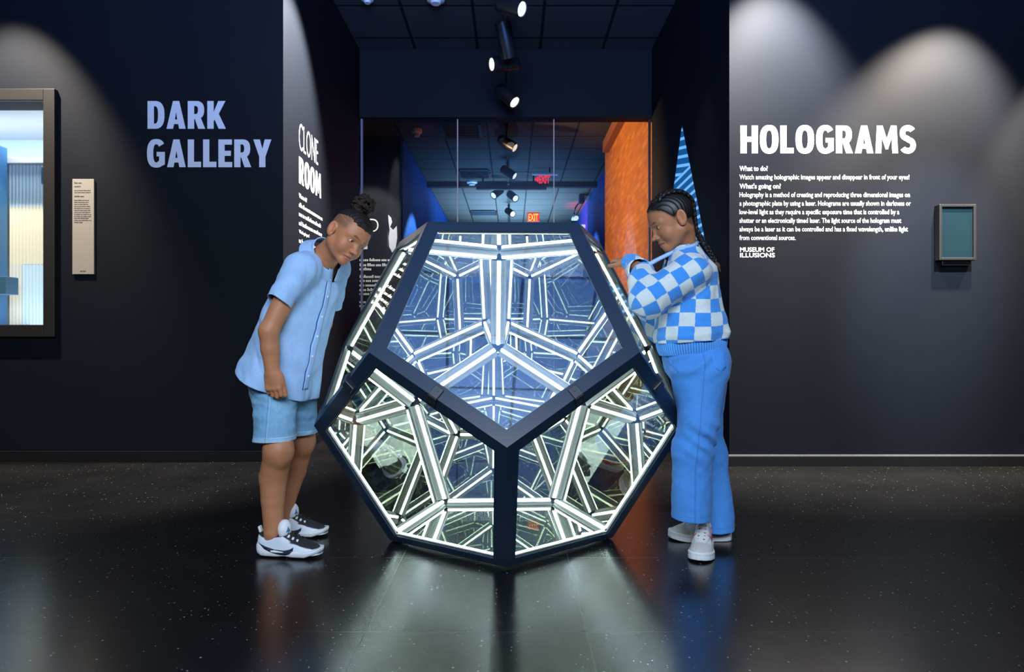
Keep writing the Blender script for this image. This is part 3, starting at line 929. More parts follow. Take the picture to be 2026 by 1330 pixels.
a = MB().prism([PX(1057.5, 355, d), PX(1064.5, 349, d), PX(1064.5, 361, d)], (0, -0.01, 0)); a.build('arrow', m_red, es)
d = 15.0
es = thing('exit_sign', PX(1055, 418, d), 'glowing red EXIT sign with orange letters above the dodecahedron', 'exit sign', 'exit signs')
MB().box2(PX(1043, 439, d + 0.05), PX(1067, 418, d), 0.004).build('plate', m_redplate, es)
MB().box2(PX(1040, 421, d + 0.05), PX(1070, 417, d), 0.004).build('rail', m_redplate, es)
MB().box2(PX(1054, 418, d), PX(1057, 412, d + 0.03)).build('hanger', m_black, es)
text_mesh('letters', 'EXIT', 1, m_orange, es, PX(1045.5, 437, d - 0.004), (1, 0, 0), (0, 0, 1), 19.5 / F_PX * d, 14 / F_PX * d, 0.02, depth=0.01)

# hanging speaker by the blue wall on the right
d = 13.0
hs = thing('hanging_speaker', PX(1151, 370, d), 'dark boxy speaker hanging near the blue wall on the right', 'speaker')
MB().box2(PX(1144, 404, d + 0.22), PX(1157, 373, d), 0.01).build('cabinet', mat('dark_blue_plastic', (0.012, 0.014, 0.03), 0.5), hs)
MB().box2(PX(1149, 374, d + 0.1), PX(1152, 345, d + 0.14)).build('bracket', m_black, hs)
MB().tube([PX(1144, 403, d + 0.1), PX(1138, 412, d + 0.1), PX(1136, 424, d + 0.1)], 0.012).build('cable', m_black, hs)
pj = thing('projector', PX(1137, 430, d), 'small pale projector below the hanging speaker', 'projector')
MB().box2(PX(1130, 437, d + 0.35), PX(1144, 426, d + 0.02), 0.015).build('body', mat('pale_grey_plastic', (0.6, 0.65, 0.72), 0.4), pj)
MB().lathe(PX(1140, 432, d + 0.02), [(1e-4, 0), (0.045, 0), (0.045, -0.04), (1e-4, -0.04)], 20, Vector((0, 1, 0))).build('lens', m_lens_back, pj)

# ================================================================== INFINITY-MIRROR DODECAHEDRON
A_ = 0.55
DC = Vector((-0.0455, 2.782, 0.006))
ROT = 0.0396


def dvert(r, z, deg):
    x, y = r * math.sin(math.radians(deg)), -r * math.cos(math.radians(deg))
    c, s = math.cos(ROT), math.sin(ROT)
    return DC + A_ * Vector((x * c - y * s, x * s + y * c, z))


DV = {}
for a in (0, 72, 144, 216, 288):
    DV['B%d' % a] = dvert(0.85065, 0, a); DV['L%d' % a] = dvert(1.37638, 0.85065, a)
    b_ = (a + 36) % 360
    DV['U%d' % b_] = dvert(1.37638, 1.37638, b_); DV['T%d' % b_] = dvert(0.85065, 2.22703, b_)
m360 = lambda a: a % 360
DF = [['B%d' % a for a in (0, 72, 144, 216, 288)], ['T%d' % a for a in (36, 108, 180, 252, 324)]]
for a in (0, 72, 144, 216, 288):
    DF.append(['B%d' % a, 'B%d' % m360(a + 72), 'L%d' % m360(a + 72), 'U%d' % m360(a + 36), 'L%d' % a])
    u = m360(a + 36)
    DF.append(['T%d' % m360(u - 72), 'T%d' % u, 'U%d' % u, 'L%d' % m360(u - 36), 'U%d' % m360(u - 72)])
dcen = sum(DV.values(), Vector()) / 20


def oriented(f):
    n = (DV[f[1]] - DV[f[0]]).cross(DV[f[2]] - DV[f[1]])
    c = sum((DV[k] for k in f), Vector()) / 5
    return f if n.dot(c - dcen) > 0 else f[::-1]


DF = [oriented(f) for f in DF]


def fnormal(f):
    return (DV[f[1]] - DV[f[0]]).cross(DV[f[2]] - DV[f[1]]).normalized()


def edge_w(a, b):
    if a[0] == 'B' and b[0] == 'B': return 0.030
    if a[0] == 'T' and b[0] == 'T': return 0.040
    return 0.046


def inset(f, wfun):
    """corners of face f moved in by the width of the two bars that meet there"""
    n = fnormal(f)
    out = {}
    for i, k in enumerate(f):
        p, q = f[i - 1], f[(i + 1) % 5]
        V = DV[k]
        d1, d2 = (V - DV[p]).normalized(), (DV[q] - V).normalized()
        n1, n2 = n.cross(d1), n.cross(d2)
        w1, w2 = wfun(p, k), wfun(k, q)
        # V + x with x.n1=w1, x.n2=w2
        c = n1.dot(n2)
        a = (w1 - c * w2) / (1 - c * c); b = (w2 - c * w1) / (1 - c * c)
        out[k] = V + n1 * a + n2 * b
    return out


def mirror_mat():
    m = bpy.data.materials.new('two_way_mirror'); m.use_nodes = True
    t = m.node_tree; t.nodes.clear()
    o = node(t, 'ShaderNodeOutputMaterial'); mx = node(t, 'ShaderNodeMixShader')
    tr = node(t, 'ShaderNodeBsdfTransparent'); gl = node(t, 'ShaderNodeBsdfGlossy', i_Roughness=0.0)
    # the absorbing metal film sits on the inner side of the glass: bright mirror inside, dimmer one outside, same transmission
    gl.inputs[0].default_value = (0.95, 0.97, 0.85, 1)
    g = node(t, 'ShaderNodeNewGeometry')
    r = node(t, 'ShaderNodeMix', data_type='FLOAT')
    t.links.new(g.outputs['Backfacing'], r.inputs[0])
    t.links.new(facing_fresnel(t, 0.33), r.inputs[2]); t.links.new(facing_fresnel(t, 0.60), r.inputs[3])
    tc = node(t, 'ShaderNodeMix', data_type='RGBA')
    tc.inputs['A'].default_value = (0.58, 0.62, 0.65, 1); tc.inputs['B'].default_value = (0.92, 0.97, 1.0, 1)
    t.links.new(g.outputs['Backfacing'], tc.inputs['Factor']); t.links.new(tc.outputs['Result'], tr.inputs[0])
    t.links.new(r.outputs[0], mx.inputs[0]); t.links.new(tr.outputs[0], mx.inputs[1]); t.links.new(gl.outputs[0], mx.inputs[2])
    t.links.new(mx.outputs[0], o.inputs[0])
    return m


m_mirror = mirror_mat()
m_dframe = mat('powder_black_frame', (0.012, 0.027, 0.052), 0.32, spec=0.45)
m_alu = mat('brushed_aluminium', (0.36, 0.37, 0.35), 0.38, metal=0.7)
m_led = mat('white_led_diffuser', (0.9, 0.95, 0.9), 0.4, emit=(0.80, 0.96, 1.0), estr=20.0)

dod = thing('mirror_dodecahedron', (DC.x, DC.y, 0.0), 'large black-framed dodecahedron of two-way mirrors with white light strips inside', 'light sculpture')
edges = {}
for f in DF:
    for i in range(5):
        e = frozenset((f[i], f[(i + 1) % 5])); edges.setdefault(e, []).append(f)
T_FR = 0.007          # frame stands on the glass
INS = [inset(f, edge_w) for f in DF]
for f, ins in zip(DF, INS):
    n = fnormal(f)
    pts = []
    c = sum(ins.values(), Vector()) / 5
    for k in f:
        p = ins[k]
        pts.append(p + (DV[k] - p) * 0.35 - n * T_FR)
    me = bpy.data.meshes.new('mirror_panel')
    me.from_pydata([tuple(p) for p in pts], [], [(0, 1, 2, 3, 4)])
    me.materials.append(m_mirror)
    assert me.polygons[0].normal.dot(n) > 0
    link('mirror_panel', me, dod)
ch_w = lambda a, b: edge_w(a, b) + 0.004
CINS = [inset(f, ch_w) for f in DF]
for e, fs in edges.items():
    a, b = tuple(e)
    fa, fb = fs
    ia, ib = INS[DF.index(fa)], INS[DF.index(fb)]
    na, nb = fnormal(fa), fnormal(fb)
    Va, Vb = DV[a], DV[b]
    # outer bar: two flanges folded over the edge, mitred at the corners
    def ring(k, V):
        bi = (na + nb).normalized()
        return [V, ia[k], ia[k] - na * T_FR, V - bi * (T_FR / bi.dot(na)), ib[k] - nb * T_FR, ib[k]]
    ra, rb = ring(a, Va), ring(b, Vb)
    v = ra + rb
    fc = [(i, (i + 1) % 6, 6 + (i + 1) % 6, 6 + i) for i in range(6)] + [(0, 1, 2, 3), (0, 3, 4, 5), (6, 7, 8, 9), (6, 9, 10, 11)]
    mesh_obj('frame_bar', v, fc, m_dframe, dod)
    # inner aluminium channel, a flat bar across the corner, ridge towards the centre
    ca, cb = CINS[DF.index(fa)], CINS[DF.index(fb)]
    bi = (na + nb).normalized()
    def cring(k):
        pa, pb = ca[k] - na * (T_FR + 0.001), cb[k] - nb * (T_FR + 0.001)
        mid = (pa + pb) / 2
        u = (pb - pa)
        g = -bi
        prof = [(0.0, 0.0), (0.10, 0.004), (0.13, 0.001), (0.24, 0.003), (0.27, 0.0055), (0.36, 0.007), (0.64, 0.007), (0.73, 0.0055), (0.76, 0.003), (0.87, 0.001), (0.90, 0.004), (1.0, 0.0), (0.9, -0.006), (0.1, -0.006)]
        return [pa + u * s + g * h for s, h in prof]
    ra, rb = cring(a), cring(b)
    n_ = len(ra)
    fc = [(i, (i + 1) % n_, n_ + (i + 1) % n_, n_ + i) for i in range(n_)] + [tuple(range(n_)), tuple(range(n_, 2 * n_))]
    chn = mesh_obj('light_channel', ra + rb, fc, m_alu, dod)
    def lring(k):
        pa, pb = ca[k] - na * (T_FR + 0.001), cb[k] - nb * (T_FR + 0.001)
        mid = (pa + pb) / 2; u = (pb - pa).normalized(); g = -bi
        return [mid + u * x + g * (0.0072 + h) for x, h in ((-0.0085, 0), (-0.007, 0.005), (-0.003, 0.0075), (0.003, 0.0075), (0.007, 0.005), (0.0085, 0))]
    ra, rb = lring(a), lring(b)
    n_ = 6
    fc = [(i, (i + 1) % n_, n_ + (i + 1) % n_, n_ + i) for i in range(n_)] + [tuple(range(n_)), tuple(range(n_, 2 * n_))]
    led = mesh_obj('led_strip', ra + rb, fc, m_led, chn)
# latches over the seams of the removable panels
m_latch = mat('black_latch', (0.015, 0.018, 0.024), 0.35, spec=0.6)


def latch(k0, k1, tt):
    e = frozenset((k0, k1)); fa, fb = edges[e]
    p = DV[k0].lerp(DV[k1], tt); d = (DV[k1] - DV[k0]).normalized()
    for f in (fa, fb):
        pass
    b = MB()
    bi = (fnormal(fa) + fnormal(fb)).normalized()
    for f in (fa, fb):
        n = fnormal(f); c = sum((DV[q] for q in f), Vector()) / 5
        s = (c - p); s = (s - d * s.dot(d)).normalized()
        R = Matrix((d, s, n)).transposed()
        b.box(p + s * 0.016 + n * 0.004, (0.034, 0.040, 0.010), R, 0.002)
        b.cyl(p + s * 0.022 + n * 0.008, p + s * 0.022 + n * 0.0115, 0.006, seg=12)
    b.build('latch', m_latch, dod)


latch('L0', 'U324', 0.52); latch('L0', 'U36', 0.52); latch('L288', 'U324', 0.62); latch('L72', 'U36', 0.60)


# ================================================================== SOFT SHAPES (signed distance fields -> one surface)
f32 = np.float32
V3 = lambda *a: np.array(a if len(a) == 3 else a[0], f32)


def PN(px, py, d):
    return np.array(((px - CX) / F_PX * d, d, CAM_H - (py - CY) / F_PX * d), f32)


def s_cap(a, b, r0, r1=None, flat=None, ff=1.0):
    a, b = np.asarray(a, f32), np.asarray(b, f32)
    r1 = r0 if r1 is None else r1
    ba = b - a; L2 = float(ba @ ba) + 1e-12
    fl = None
    if flat is not None:
        fl = np.asarray(flat, f32); fl = fl - ba * (fl @ ba) / L2; fl = fl / np.linalg.norm(fl)

    def f(p):
        pa = p - a
        t = np.clip(pa @ ba / L2, 0, 1)
        q = pa - t[:, None] * ba
        if fl is None:
            d = np.sqrt((q * q).sum(1))
        else:
            w = q @ fl
            d = np.sqrt(np.maximum((q * q).sum(1) - w * w + (w / ff) ** 2, 0))
        return d - (r0 + (r1 - r0) * t)
    return f


def s_path(pts, rad, k=0.012, flat=None, ff=1.0):
    return s_union([s_cap(pts[i], pts[i + 1], rad[i], rad[i + 1], flat, ff) for i in range(len(pts) - 1)], k)


def s_ell(c, r, R=None):
    c = np.asarray(c, f32); r = np.asarray(r, f32)
    R = None if R is None else np.asarray(R, f32)

    def f(p):
        q = p - c
        if R is not None: q = q @ R.T          # rows of R are the local axes
        q1 = q / r
        k0 = np.sqrt((q1 * q1).sum(1)); q2 = q1 / r
        k1 = np.sqrt((q2 * q2).sum(1)) + 1e-9
        return k0 * (k0 - 1) / k1
    return f


def s_box(c, hs, R=None, rnd=0.0):
    c = np.asarray(c, f32); hs = np.asarray(hs, f32) - rnd
    R = None if R is None else np.asarray(R, f32)

    def f(p):
        q = p - c
        if R is not None: q = q @ R.T
        q = np.abs(q) - hs
        return np.sqrt((np.maximum(q, 0) ** 2).sum(1)) + np.minimum(q.max(1), 0) - rnd
    return f


def s_plane(pt, n):
    """negative on the side the normal points away from"""
    pt = np.asarray(pt, f32); n = np.asarray(n, f32); n = n / np.linalg.norm(n)
    return lambda p: (p - pt) @ n


def smin(a, b, k):
    if k <= 0: return np.minimum(a, b)
    h = np.maximum(k - np.abs(a - b), 0) / k
    return np.minimum(a, b) - h * h * k * 0.25


def s_union(fs, k=0.0):
    ks = k if isinstance(k, (list, tuple)) else [k] * len(fs)

    def f(p):
        d = fs[0](p)
        for g, kk in zip(fs[1:], ks[1:]): d = smin(d, g(p), kk)
        return d
    return f


def s_sub(a, b, k=0.0):
    return lambda p: -smin(-a(p), b(p), k)


def s_int(a, b, k=0.0):
    return lambda p: -smin(-a(p), -b(p), k)


def s_shell(f, t):
    return lambda p: np.abs(f(p)) - t


def s_bound(c, r, f, m=0.03):
    c = np.asarray(c, f32)

    def g(p):
        d0 = np.sqrt(((p - c) ** 2).sum(1)) - r
        k = d0 < m
        out = d0.copy()
        if k.any(): out[k] = f(p[k])
        return out
    return g


def s_sweep(a, b, fwd, ts, rf, rr, sh=None):
    """elliptic tube about the line a-b; rf/rr radii along fwd and across, sh shifts along fwd"""
    a, b, fwd = np.asarray(a, f32), np.asarray(b, f32), np.asarray(fwd, f32)
    ax = b - a; L = float(np.linalg.norm(ax)); ax = ax / L
    fw = fwd - ax * (fwd @ ax); fw = fw / np.linalg.norm(fw); rt = np.cross(fw, ax)

    def f(p):
        q = p - a
        t = q @ ax / L
        A, B = np.interp(t, ts, rf).astype(f32), np.interp(t, ts, rr).astype(f32)
        x = q @ fw
        if sh is not None: x = x - np.interp(t, ts, sh).astype(f32)
        y = q @ rt
        d = (np.sqrt((x / A) ** 2 + (y / B) ** 2) - 1) * np.minimum(A, B)
        over = np.maximum(t - ts[-1], ts[0] - t) * L
        return np.maximum(d, over)
    return f


def vnoise(p, scale, seed=0):
    q = p * scale
    i = np.floor(q).astype(np.int64); fr = (q - i).astype(f32)
    u = fr * fr * (3 - 2 * fr)

    def h(dx, dy, dz):
        n = (i[:, 0] + dx) * 374761393 + (i[:, 1] + dy) * 668265263 + (i[:, 2] + dz) * 2147483647 + seed * 974634777
        n = (n ^ (n >> 13)) * 1274126177
        n = n ^ (n >> 16)
        return ((n & 0xffff).astype(f32) / 32767.5) - 1
    x, y, z = u[:, 0], u[:, 1], u[:, 2]
    L = lambda a, b, t: a + (b - a) * t
    return L(L(L(h(0, 0, 0), h(1, 0, 0), x), L(h(0, 1, 0), h(1, 1, 0), x), y), L(L(h(0, 0, 1), h(1, 0, 1), x), L(h(0, 1, 1), h(1, 1, 1), x), y), z)


_OFF = np.array([(x, y, z) for z in (0, 1) for y in (0, 1) for x in (0, 1)], np.int64)
_EDG = [(0, 1), (2, 3), (4, 5), (6, 7), (0, 2), (1, 3), (4, 6), (5, 7), (0, 4), (1, 5), (2, 6), (3, 7)]


def sdf_surface(f, lo, hi, h, safe=1.6):
    lo = np.asarray(lo, f32); hi = np.asarray(hi, f32)
    B = 1 << 20

    def sub(cells, n):
        o = np.array([(x, y, z) for z in range(n) for y in range(n) for x in range(n)], np.int64)
        return (cells[:, None, :] * n + o[None]).reshape(-1, 3)
    n0 = np.ceil((hi - lo) / (16 * h)).astype(int)
    g = np.stack(np.meshgrid(*[np.arange(k) for k in n0], indexing='ij'), -1).reshape(-1, 3).astype(np.int64)
    for s in (16, 4):
        c = lo + (g + 0.5).astype(f32) * (s * h)
        g = g[np.abs(f(c)) < s * h * 0.87 * safe]
        g = sub(g, 4)
    key = lambda a: (a[:, 0] * B + a[:, 1]) * B + a[:, 2]
    ck = (g[:, None, :] + _OFF[None])
    kk = ((ck[..., 0] * B + ck[..., 1]) * B + ck[..., 2]).ravel()
    uk, inv = np.unique(kk, return_inverse=True)
    uc = np.stack([uk // (B * B), (uk // B) % B, uk % B], 1)
    ud = np.empty(len(uk), f32)
    for i in range(0, len(uk), 400000):
        ud[i:i + 400000] = f(lo + uc[i:i + 400000].astype(f32) * h)
    D = ud[inv].reshape(-1, 8)
    neg = D < 0
    act = neg.any(1) & ~neg.all(1)
    g, D, neg = g[act], D[act], neg[act]
    acc = np.zeros((len(g), 3), f32); cnt = np.zeros(len(g), f32)
    for a, b in _EDG:
        m = neg[:, a] != neg[:, b]
        t = np.where(m, D[:, a] / np.where(m, D[:, a] - D[:, b], 1), 0)
        pt = _OFF[a].astype(f32) + t[:, None] * (_OFF[b] - _OFF[a]).astype(f32)
        acc += pt * m[:, None]; cnt += m
    verts = lo + (g.astype(f32) + acc / cnt[:, None]) * h
    gk = key(g); od = np.argsort(gk); sk = gk[od]

    def find(c):
        k = key(c); j = np.searchsorted(sk, k); j = np.minimum(j, len(sk) - 1)
        return np.where(sk[j] == k, od[j], -1)
    quads = []
    for ax, e1, e2, cb in ((0, 1, 2, 1), (1, 2, 0, 2), (2, 0, 1, 4)):
        m = neg[:, 0] != neg[:, cb]
        idx = np.nonzero(m)[0]
        c = g[idx]
        E1 = np.zeros(3, np.int64); E1[e1] = 1; E2 = np.zeros(3, np.int64); E2[e2] = 1
        q = np.stack([idx, find(c - E1), find(c - E1 - E2), find(c - E2)], 1)
        ok = (q >= 0).all(1)
        q = q[ok]; fl = ~neg[idx[ok], 0]
        q[fl] = q[fl][:, ::-1]
        quads.append(q)
    return verts, np.concatenate(quads)


def field_obj(name, f, lo, hi, h, mat_, parent, paint=None, safe=1.6, smooth_iter=0):
    v, q = sdf_surface(f, lo, hi, h, safe)
    for _ in range(smooth_iter):
        acc = np.zeros_like(v); cnt = np.zeros(len(v), f32)
        for a in range(4):
            b = (a + 1) % 4
            np.add.at(acc, q[:, a], v[q[:, b]]); np.add.at(cnt, q[:, a], 1)
            np.add.at(acc, q[:, b], v[q[:, a]]); np.add.at(cnt, q[:, b], 1)
        v = v * 0.5 + 0.5 * acc / np.maximum(cnt, 1)[:, None]
    me = bpy.data.meshes.new(name)
    me.vertices.add(len(v)); me.vertices.foreach_set('co', v.astype(f32).ravel())
    me.loops.add(len(q) * 4); me.loops.foreach_set('vertex_index', q.astype(np.int32).ravel())
    me.polygons.add(len(q))
    me.polygons.foreach_set('loop_start', np.arange(0, len(q) * 4, 4, dtype=np.int32))
    me.polygons.foreach_set('use_smooth', np.ones(len(q), bool))
    me.update(calc_edges=True)
    if paint is not None:
        c = paint(v)
        a = me.attributes.new('col', 'FLOAT_COLOR', 'POINT')
        a.data.foreach_set('color', np.concatenate([c, np.ones((len(v), 1))], 1).astype(f32).ravel())
    me.materials.append(mat_)
    return link(name, me, parent)


def march(f, origin, direction, maxd=0.5, steps=60):
    """walk points along a direction until they meet the surface of field f"""
    p = np.array(origin, f32).reshape(-1, 3); d = np.asarray(direction, f32); d = d / np.linalg.norm(d)
    t = np.zeros(len(p), f32)
    for _ in range(steps):
        t += np.clip(f(p + t[:, None] * d) * 0.7, -0.01, 0.02)
    return p + t[:, None] * d


def decal(name, outline, f, plane_o, ex, ey, direction, mat_, parent, off=0.0009, grid=0.003, thick=0.0008):
    """a sewn-on or printed mark: outline (in the plane) laid onto the surface of f"""
    pts = np.array(outline, f32)
    bm = bmesh.new()
    vs = [bm.verts.new((float(a), float(b), 0)) for a, b in pts]
    bm.faces.new(vs)
    lo, hi = pts.min(0), pts.max(0)
    for k in range(2):
        for s in np.arange(lo[k] + grid, hi[k], grid):
            no = (1, 0, 0) if k == 0 else (0, 1, 0)
            co = (float(s), 0, 0) if k == 0 else (0, float(s), 0)
            bmesh.ops.bisect_plane(bm, geom=bm.verts[:] + bm.edges[:] + bm.faces[:], plane_co=co, plane_no=no)
    bmesh.ops.triangulate(bm, faces=bm.faces[:])
    bm.verts.ensure_lookup_table()
    co = np.array([v.co[:2] for v in bm.verts], f32)
    ex, ey = np.asarray(ex, f32), np.asarray(ey, f32)
    start = np.asarray(plane_o, f32) + co[:, :1] * ex + co[:, 1:2] * ey
    hit = march(f, start, direction)
    d = np.asarray(direction, f32); d = d / np.linalg.norm(d)
    hit = hit - d * off
    bad = np.abs(f(hit + d * off)) > 0.004
    for v, hpt in zip(bm.verts, hit): v.co = [float(x) for x in hpt]
    bm.verts.ensure_lookup_table()
    bmesh.ops.delete(bm, geom=[v for v, k_ in zip(bm.verts[:], bad) if k_], context='VERTS')
    r = bmesh.ops.extrude_face_region(bm, geom=bm.faces[:])
    nv = [e for e in r['geom'] if isinstance(e, bmesh.types.BMVert)]
    bmesh.ops.translate(bm, verts=nv, vec=[float(x) for x in d * (thick + off)])
    bmesh.ops.recalc_face_normals(bm, faces=bm.faces)
    me = bpy.data.meshes.new(name); bm.to_mesh(me); bm.free()
    me.polygons.foreach_set('use_smooth', [True] * len(me.polygons))
    me.materials.append(mat_)
    return link(name, me, parent)


def lerp_paint(base, c, w):
    return base * (1 - w[:, None]) + np.asarray(c, f32) * w[:, None]


def sstep(x, a, b):
    t = np.clip((x - a) / (b - a), 0, 1)
    return t * t * (3 - 2 * t)


# ------------------------------------------------------------------ a child's head in its own frame: x right, y forward, z up
class Head:
    def __init__(s, O, F, U, k=1.0):
        s.O = np.asarray(O, f32); s.F = np.asarray(F, f32) / np.linalg.norm(F)
        U = np.asarray(U, f32); U = U - s.F * (U @ s.F); s.U = U / np.linalg.norm(U)
        s.R = np.cross(s.F, s.U); s.k = k
        s.M = np.stack([s.R, s.F, s.U])

    def loc(s, p): return ((p - s.O) @ s.M.T) / s.k
    def w(s, x, y, z): return s.O + (s.R * x + s.F * y + s.U * z) * s.k
    def wrap(s, f): return lambda p: f(s.loc(p)) * s.k

    def local_field(s):
        U = []
        K = []
        def add(f, k): U.append(f); K.append(k)
        add(s_ell((0, -0.004, 0.034), (0.0715, 0.089, 0.074)), 0)
        add(s_ell((0, 0.030, -0.026), (0.055, 0.049, 0.062)), 0.035)
        for sx in (-1, 1):
            add(s_cap((sx * 0.046, 0.0, -0.045), (sx * 0.012, 0.056, -0.083), 0.020, 0.014), 0.022)
            add(s_ell((sx * 0.033, 0.050, -0.036), (0.022, 0.021, 0.024)), 0.018)
            add(s_cap((sx * 0.012, 0.078, 0.016), (sx * 0.044, 0.060, 0.017), 0.0075, 0.007), 0.014)
        add(s_ell((0, 0.064, -0.087), (0.016, 0.0135, 0.0125)), 0.014)
        add(s_cap((0, 0.070, -0.050), (0, 0.073, -0.066), 0.0135, 0.011), 0.018)
        add(s_cap((0, 0.0745, 0.006), (0, 0.092, -0.029), 0.0068, 0.0078), 0.012)
        add(s_ell((0, 0.0985, -0.0325), (0.0090, 0.0092, 0.0080)), 0.007)
        for sx in (-1, 1):
            add(s_ell((sx * 0.0110, 0.0870, -0.0355), (0.0066, 0.0085, 0.0066)), 0.005)
        face = s_union(U, K)
        for sx in (-1, 1):
            face = s_sub(face, s_ell((sx * 0.0305, 0.0865, 0.000), (0.0175, 0.0125, 0.0098)), 0.011)
            face = (lambda fc, lid: (lambda p: smin(fc(p), lid(p), 0.004)))(face, s_ell((sx * 0.0305, 0.0635, 0.0), (0.0138, 0.0136, 0.0130)))
            face = s_sub(face, s_ell((sx * 0.0310, 0.0790, -0.0006), (0.0122, 0.0105, 0.0042)), 0.0012)
            # nostril
            face = s_sub(face, s_ell((sx * 0.0055, 0.0930, -0.0408), (0.0030, 0.0042, 0.0030)), 0.002)
        up = s_path([(-0.0195, 0.0715, -0.0612), (-0.006, 0.0825, -0.0578), (0.006, 0.0825, -0.0578), (0.0195, 0.0715, -0.0612)], (0.0022, 0.0046, 0.0046, 0.0022), 0.004)
        lw = s_path([(-0.017, 0.0715, -0.0640), (-0.006, 0.0800, -0.0675), (0.006, 0.0800, -0.0675), (0.017, 0.0715, -0.0640)], (0.0022, 0.0050, 0.0050, 0.0022), 0.004)
        lips = s_union([up, lw], 0)
        s.lips = lips
        fl = (lambda fc: (lambda p: smin(fc(p), lips(p), 0.005)))(face)
        fl = s_sub(fl, s_path([(-0.0205, 0.0745, -0.0624), (-0.006, 0.0870, -0.0620), (0.006, 0.0870, -0.0620), (0.0205, 0.0745, -0.0624)], (0.0012, 0.0018, 0.0018, 0.0012), 0), 0.002)
        ears = []
        for sx in (-1, 1):
            c, sn = math.cos(0.35), math.sin(0.35)
            R = np.array([(c, -sx * sn * -1, 0), (sx * sn * -1, c, 0), (0, 0, 1)], f32)
            tl = np.array([(1, 0, 0), (0, math.cos(.18), math.sin(.18)), (0, -math.sin(.18), math.cos(.18))], f32)
            RR = tl @ R
            e = s_ell((sx * 0.0750, -0.011, -0.004), (0.0066, 0.0185, 0.0310), RR)
            e = s_sub(e, s_ell((sx * 0.0828, -0.007, 0.001), (0.0085, 0.0122, 0.0215), RR), 0.003)
            e = s_union([e, s_ell((sx * 0.0730, 0.0015, -0.006), (0.0045, 0.0042, 0.0065)), s_ell((sx * 0.0725, -0.005, -0.027), (0.0052, 0.0085, 0.0072)), s_cap((sx * .0765, -.016, .012), (sx * .0755, -.013, -.015), .0032)], [0, .004, .005, .003])
            ears.append(e)
        return s_union([fl] + ears, [0, 0.005, 0.005])

    def field(s):
        c = s.w(0, 0, 0.0)
        return s_bound(c, 0.135 * s.k, s.wrap(s.local_field()))

    def skin_paint(s, P, col, base, lip, brow, brow_lift=0.0):
        q = s.loc(P)
        near = (np.abs(q) < 0.16).all(1)
        ql = q[near]
        c = col[near]
        # cheeks and ears run a little redder
        for sx in (-1, 1):
            w = np.exp(-(((ql - V3(sx * 0.042, 0.055, -0.028)) / V3(0.022, 0.03, 0.022)) ** 2).sum(1)) * 0.35
            c = lerp_paint(c, base * V3(1.22, 0.92, 0.86), w)
            w = np.exp(-(((ql - V3(sx * 0.076, -0.008, -0.002)) / V3(0.012, 0.02, 0.03)) ** 2).sum(1)) * 0.4
            c = lerp_paint(c, base * V3(1.25, 0.95, 0.85), w)
            bf = s_path([(sx * 0.0125, 0.0850, 0.0190), (sx * 0.030, 0.0790, 0.0228), (sx * 0.0470, 0.062, 0.0165)], (0.0030, 0.0034, 0.0018), 0)
            w = 1 - sstep(bf(ql), -0.0005, 0.0025)
            c = lerp_paint(c, brow, w * 0.72)
            # lash line around the eye opening
            e = s_ell((sx * 0.0310, 0.0790, -0.0006), (0.0122, 0.0105, 0.0042))(ql)
            up = sstep(ql[:, 2], -0.002, 0.002)
            w = (1 - sstep(e, 0.0004, 0.0024)) * (0.35 + 0.6 * up)
            c = lerp_paint(c, np.asarray(brow) * 0.7, w)
            w = 1 - sstep(s_ell((sx * 0.0055, 0.0930, -0.0408), (0.0030, 0.0042, 0.0030))(ql), 0.0, 0.0016)
            c = lerp_paint(c, base * 0.25, w * 0.85)
        w = (1 - sstep(s.lips(ql), 0.0004, 0.0022)) * sstep(ql[:, 1], 0.066, 0.072)
        c = lerp_paint(c, lip, w * 0.8)
        m = s_path([(-0.0205, 0.0745, -0.0624), (-0.006, 0.0870, -0.0620), (0.006, 0.0870, -0.0620), (0.0205, 0.0745, -0.0624)], (0.0012, 0.0018, 0.0018, 0.0012), 0)(ql)
        c = lerp_paint(c, base * 0.28, (1 - sstep(m, 0.0, 0.0016)) * 0.85)
        col[near] = c
        return col

    def eyes(s, parent, m_eye, gaze):
        for sx in (-1, 1):
            c = s.w(sx * 0.0305, 0.0637, 0.0)
            g = np.asarray(gaze, f32); g = s.R * g[0] + s.F * g[1] + s.U * g[2]; g = g / np.linalg.norm(g)
            r = 0.0122 * s.k
            bm = bmesh.new()
            bmesh.ops.create_uvsphere(bm, u_segments=40, v_segments=32, radius=r)
            q = Vector(g.tolist()).to_track_quat('Z', 'Y').to_matrix().to_4x4()
            bmesh.ops.transform(bm, matrix=Matrix.Translation(c.tolist()) @ q, verts=bm.verts)
            me = bpy.data.meshes.new('eye'); bm.to_mesh(me); bm.free()
            n = len(me.vertices); co = np.zeros(n * 3, f32); me.vertices.foreach_get('co', co); co = co.reshape(-1, 3)
            ang = np.degrees(np.arccos(np.clip(((co - c) / r) @ g, -1, 1)))
            col = np.tile(V3(0.82, 0.80, 0.78), (n, 1))
            col = lerp_paint(col, (0.045, 0.022, 0.012), 1 - sstep(ang, 27, 31))
            col = lerp_paint(col, (0.004, 0.004, 0.004), 1 - sstep(ang, 12, 15))
            a = me.attributes.new('col', 'FLOAT_COLOR', 'POINT')
            a.data.foreach_set('color', np.concatenate([col, np.ones((n, 1))], 1).astype(f32).ravel())
            me.polygons.foreach_set('use_smooth', [True] * len(me.polygons))
            me.materials.append(m_eye)
            link('eye', me, parent)

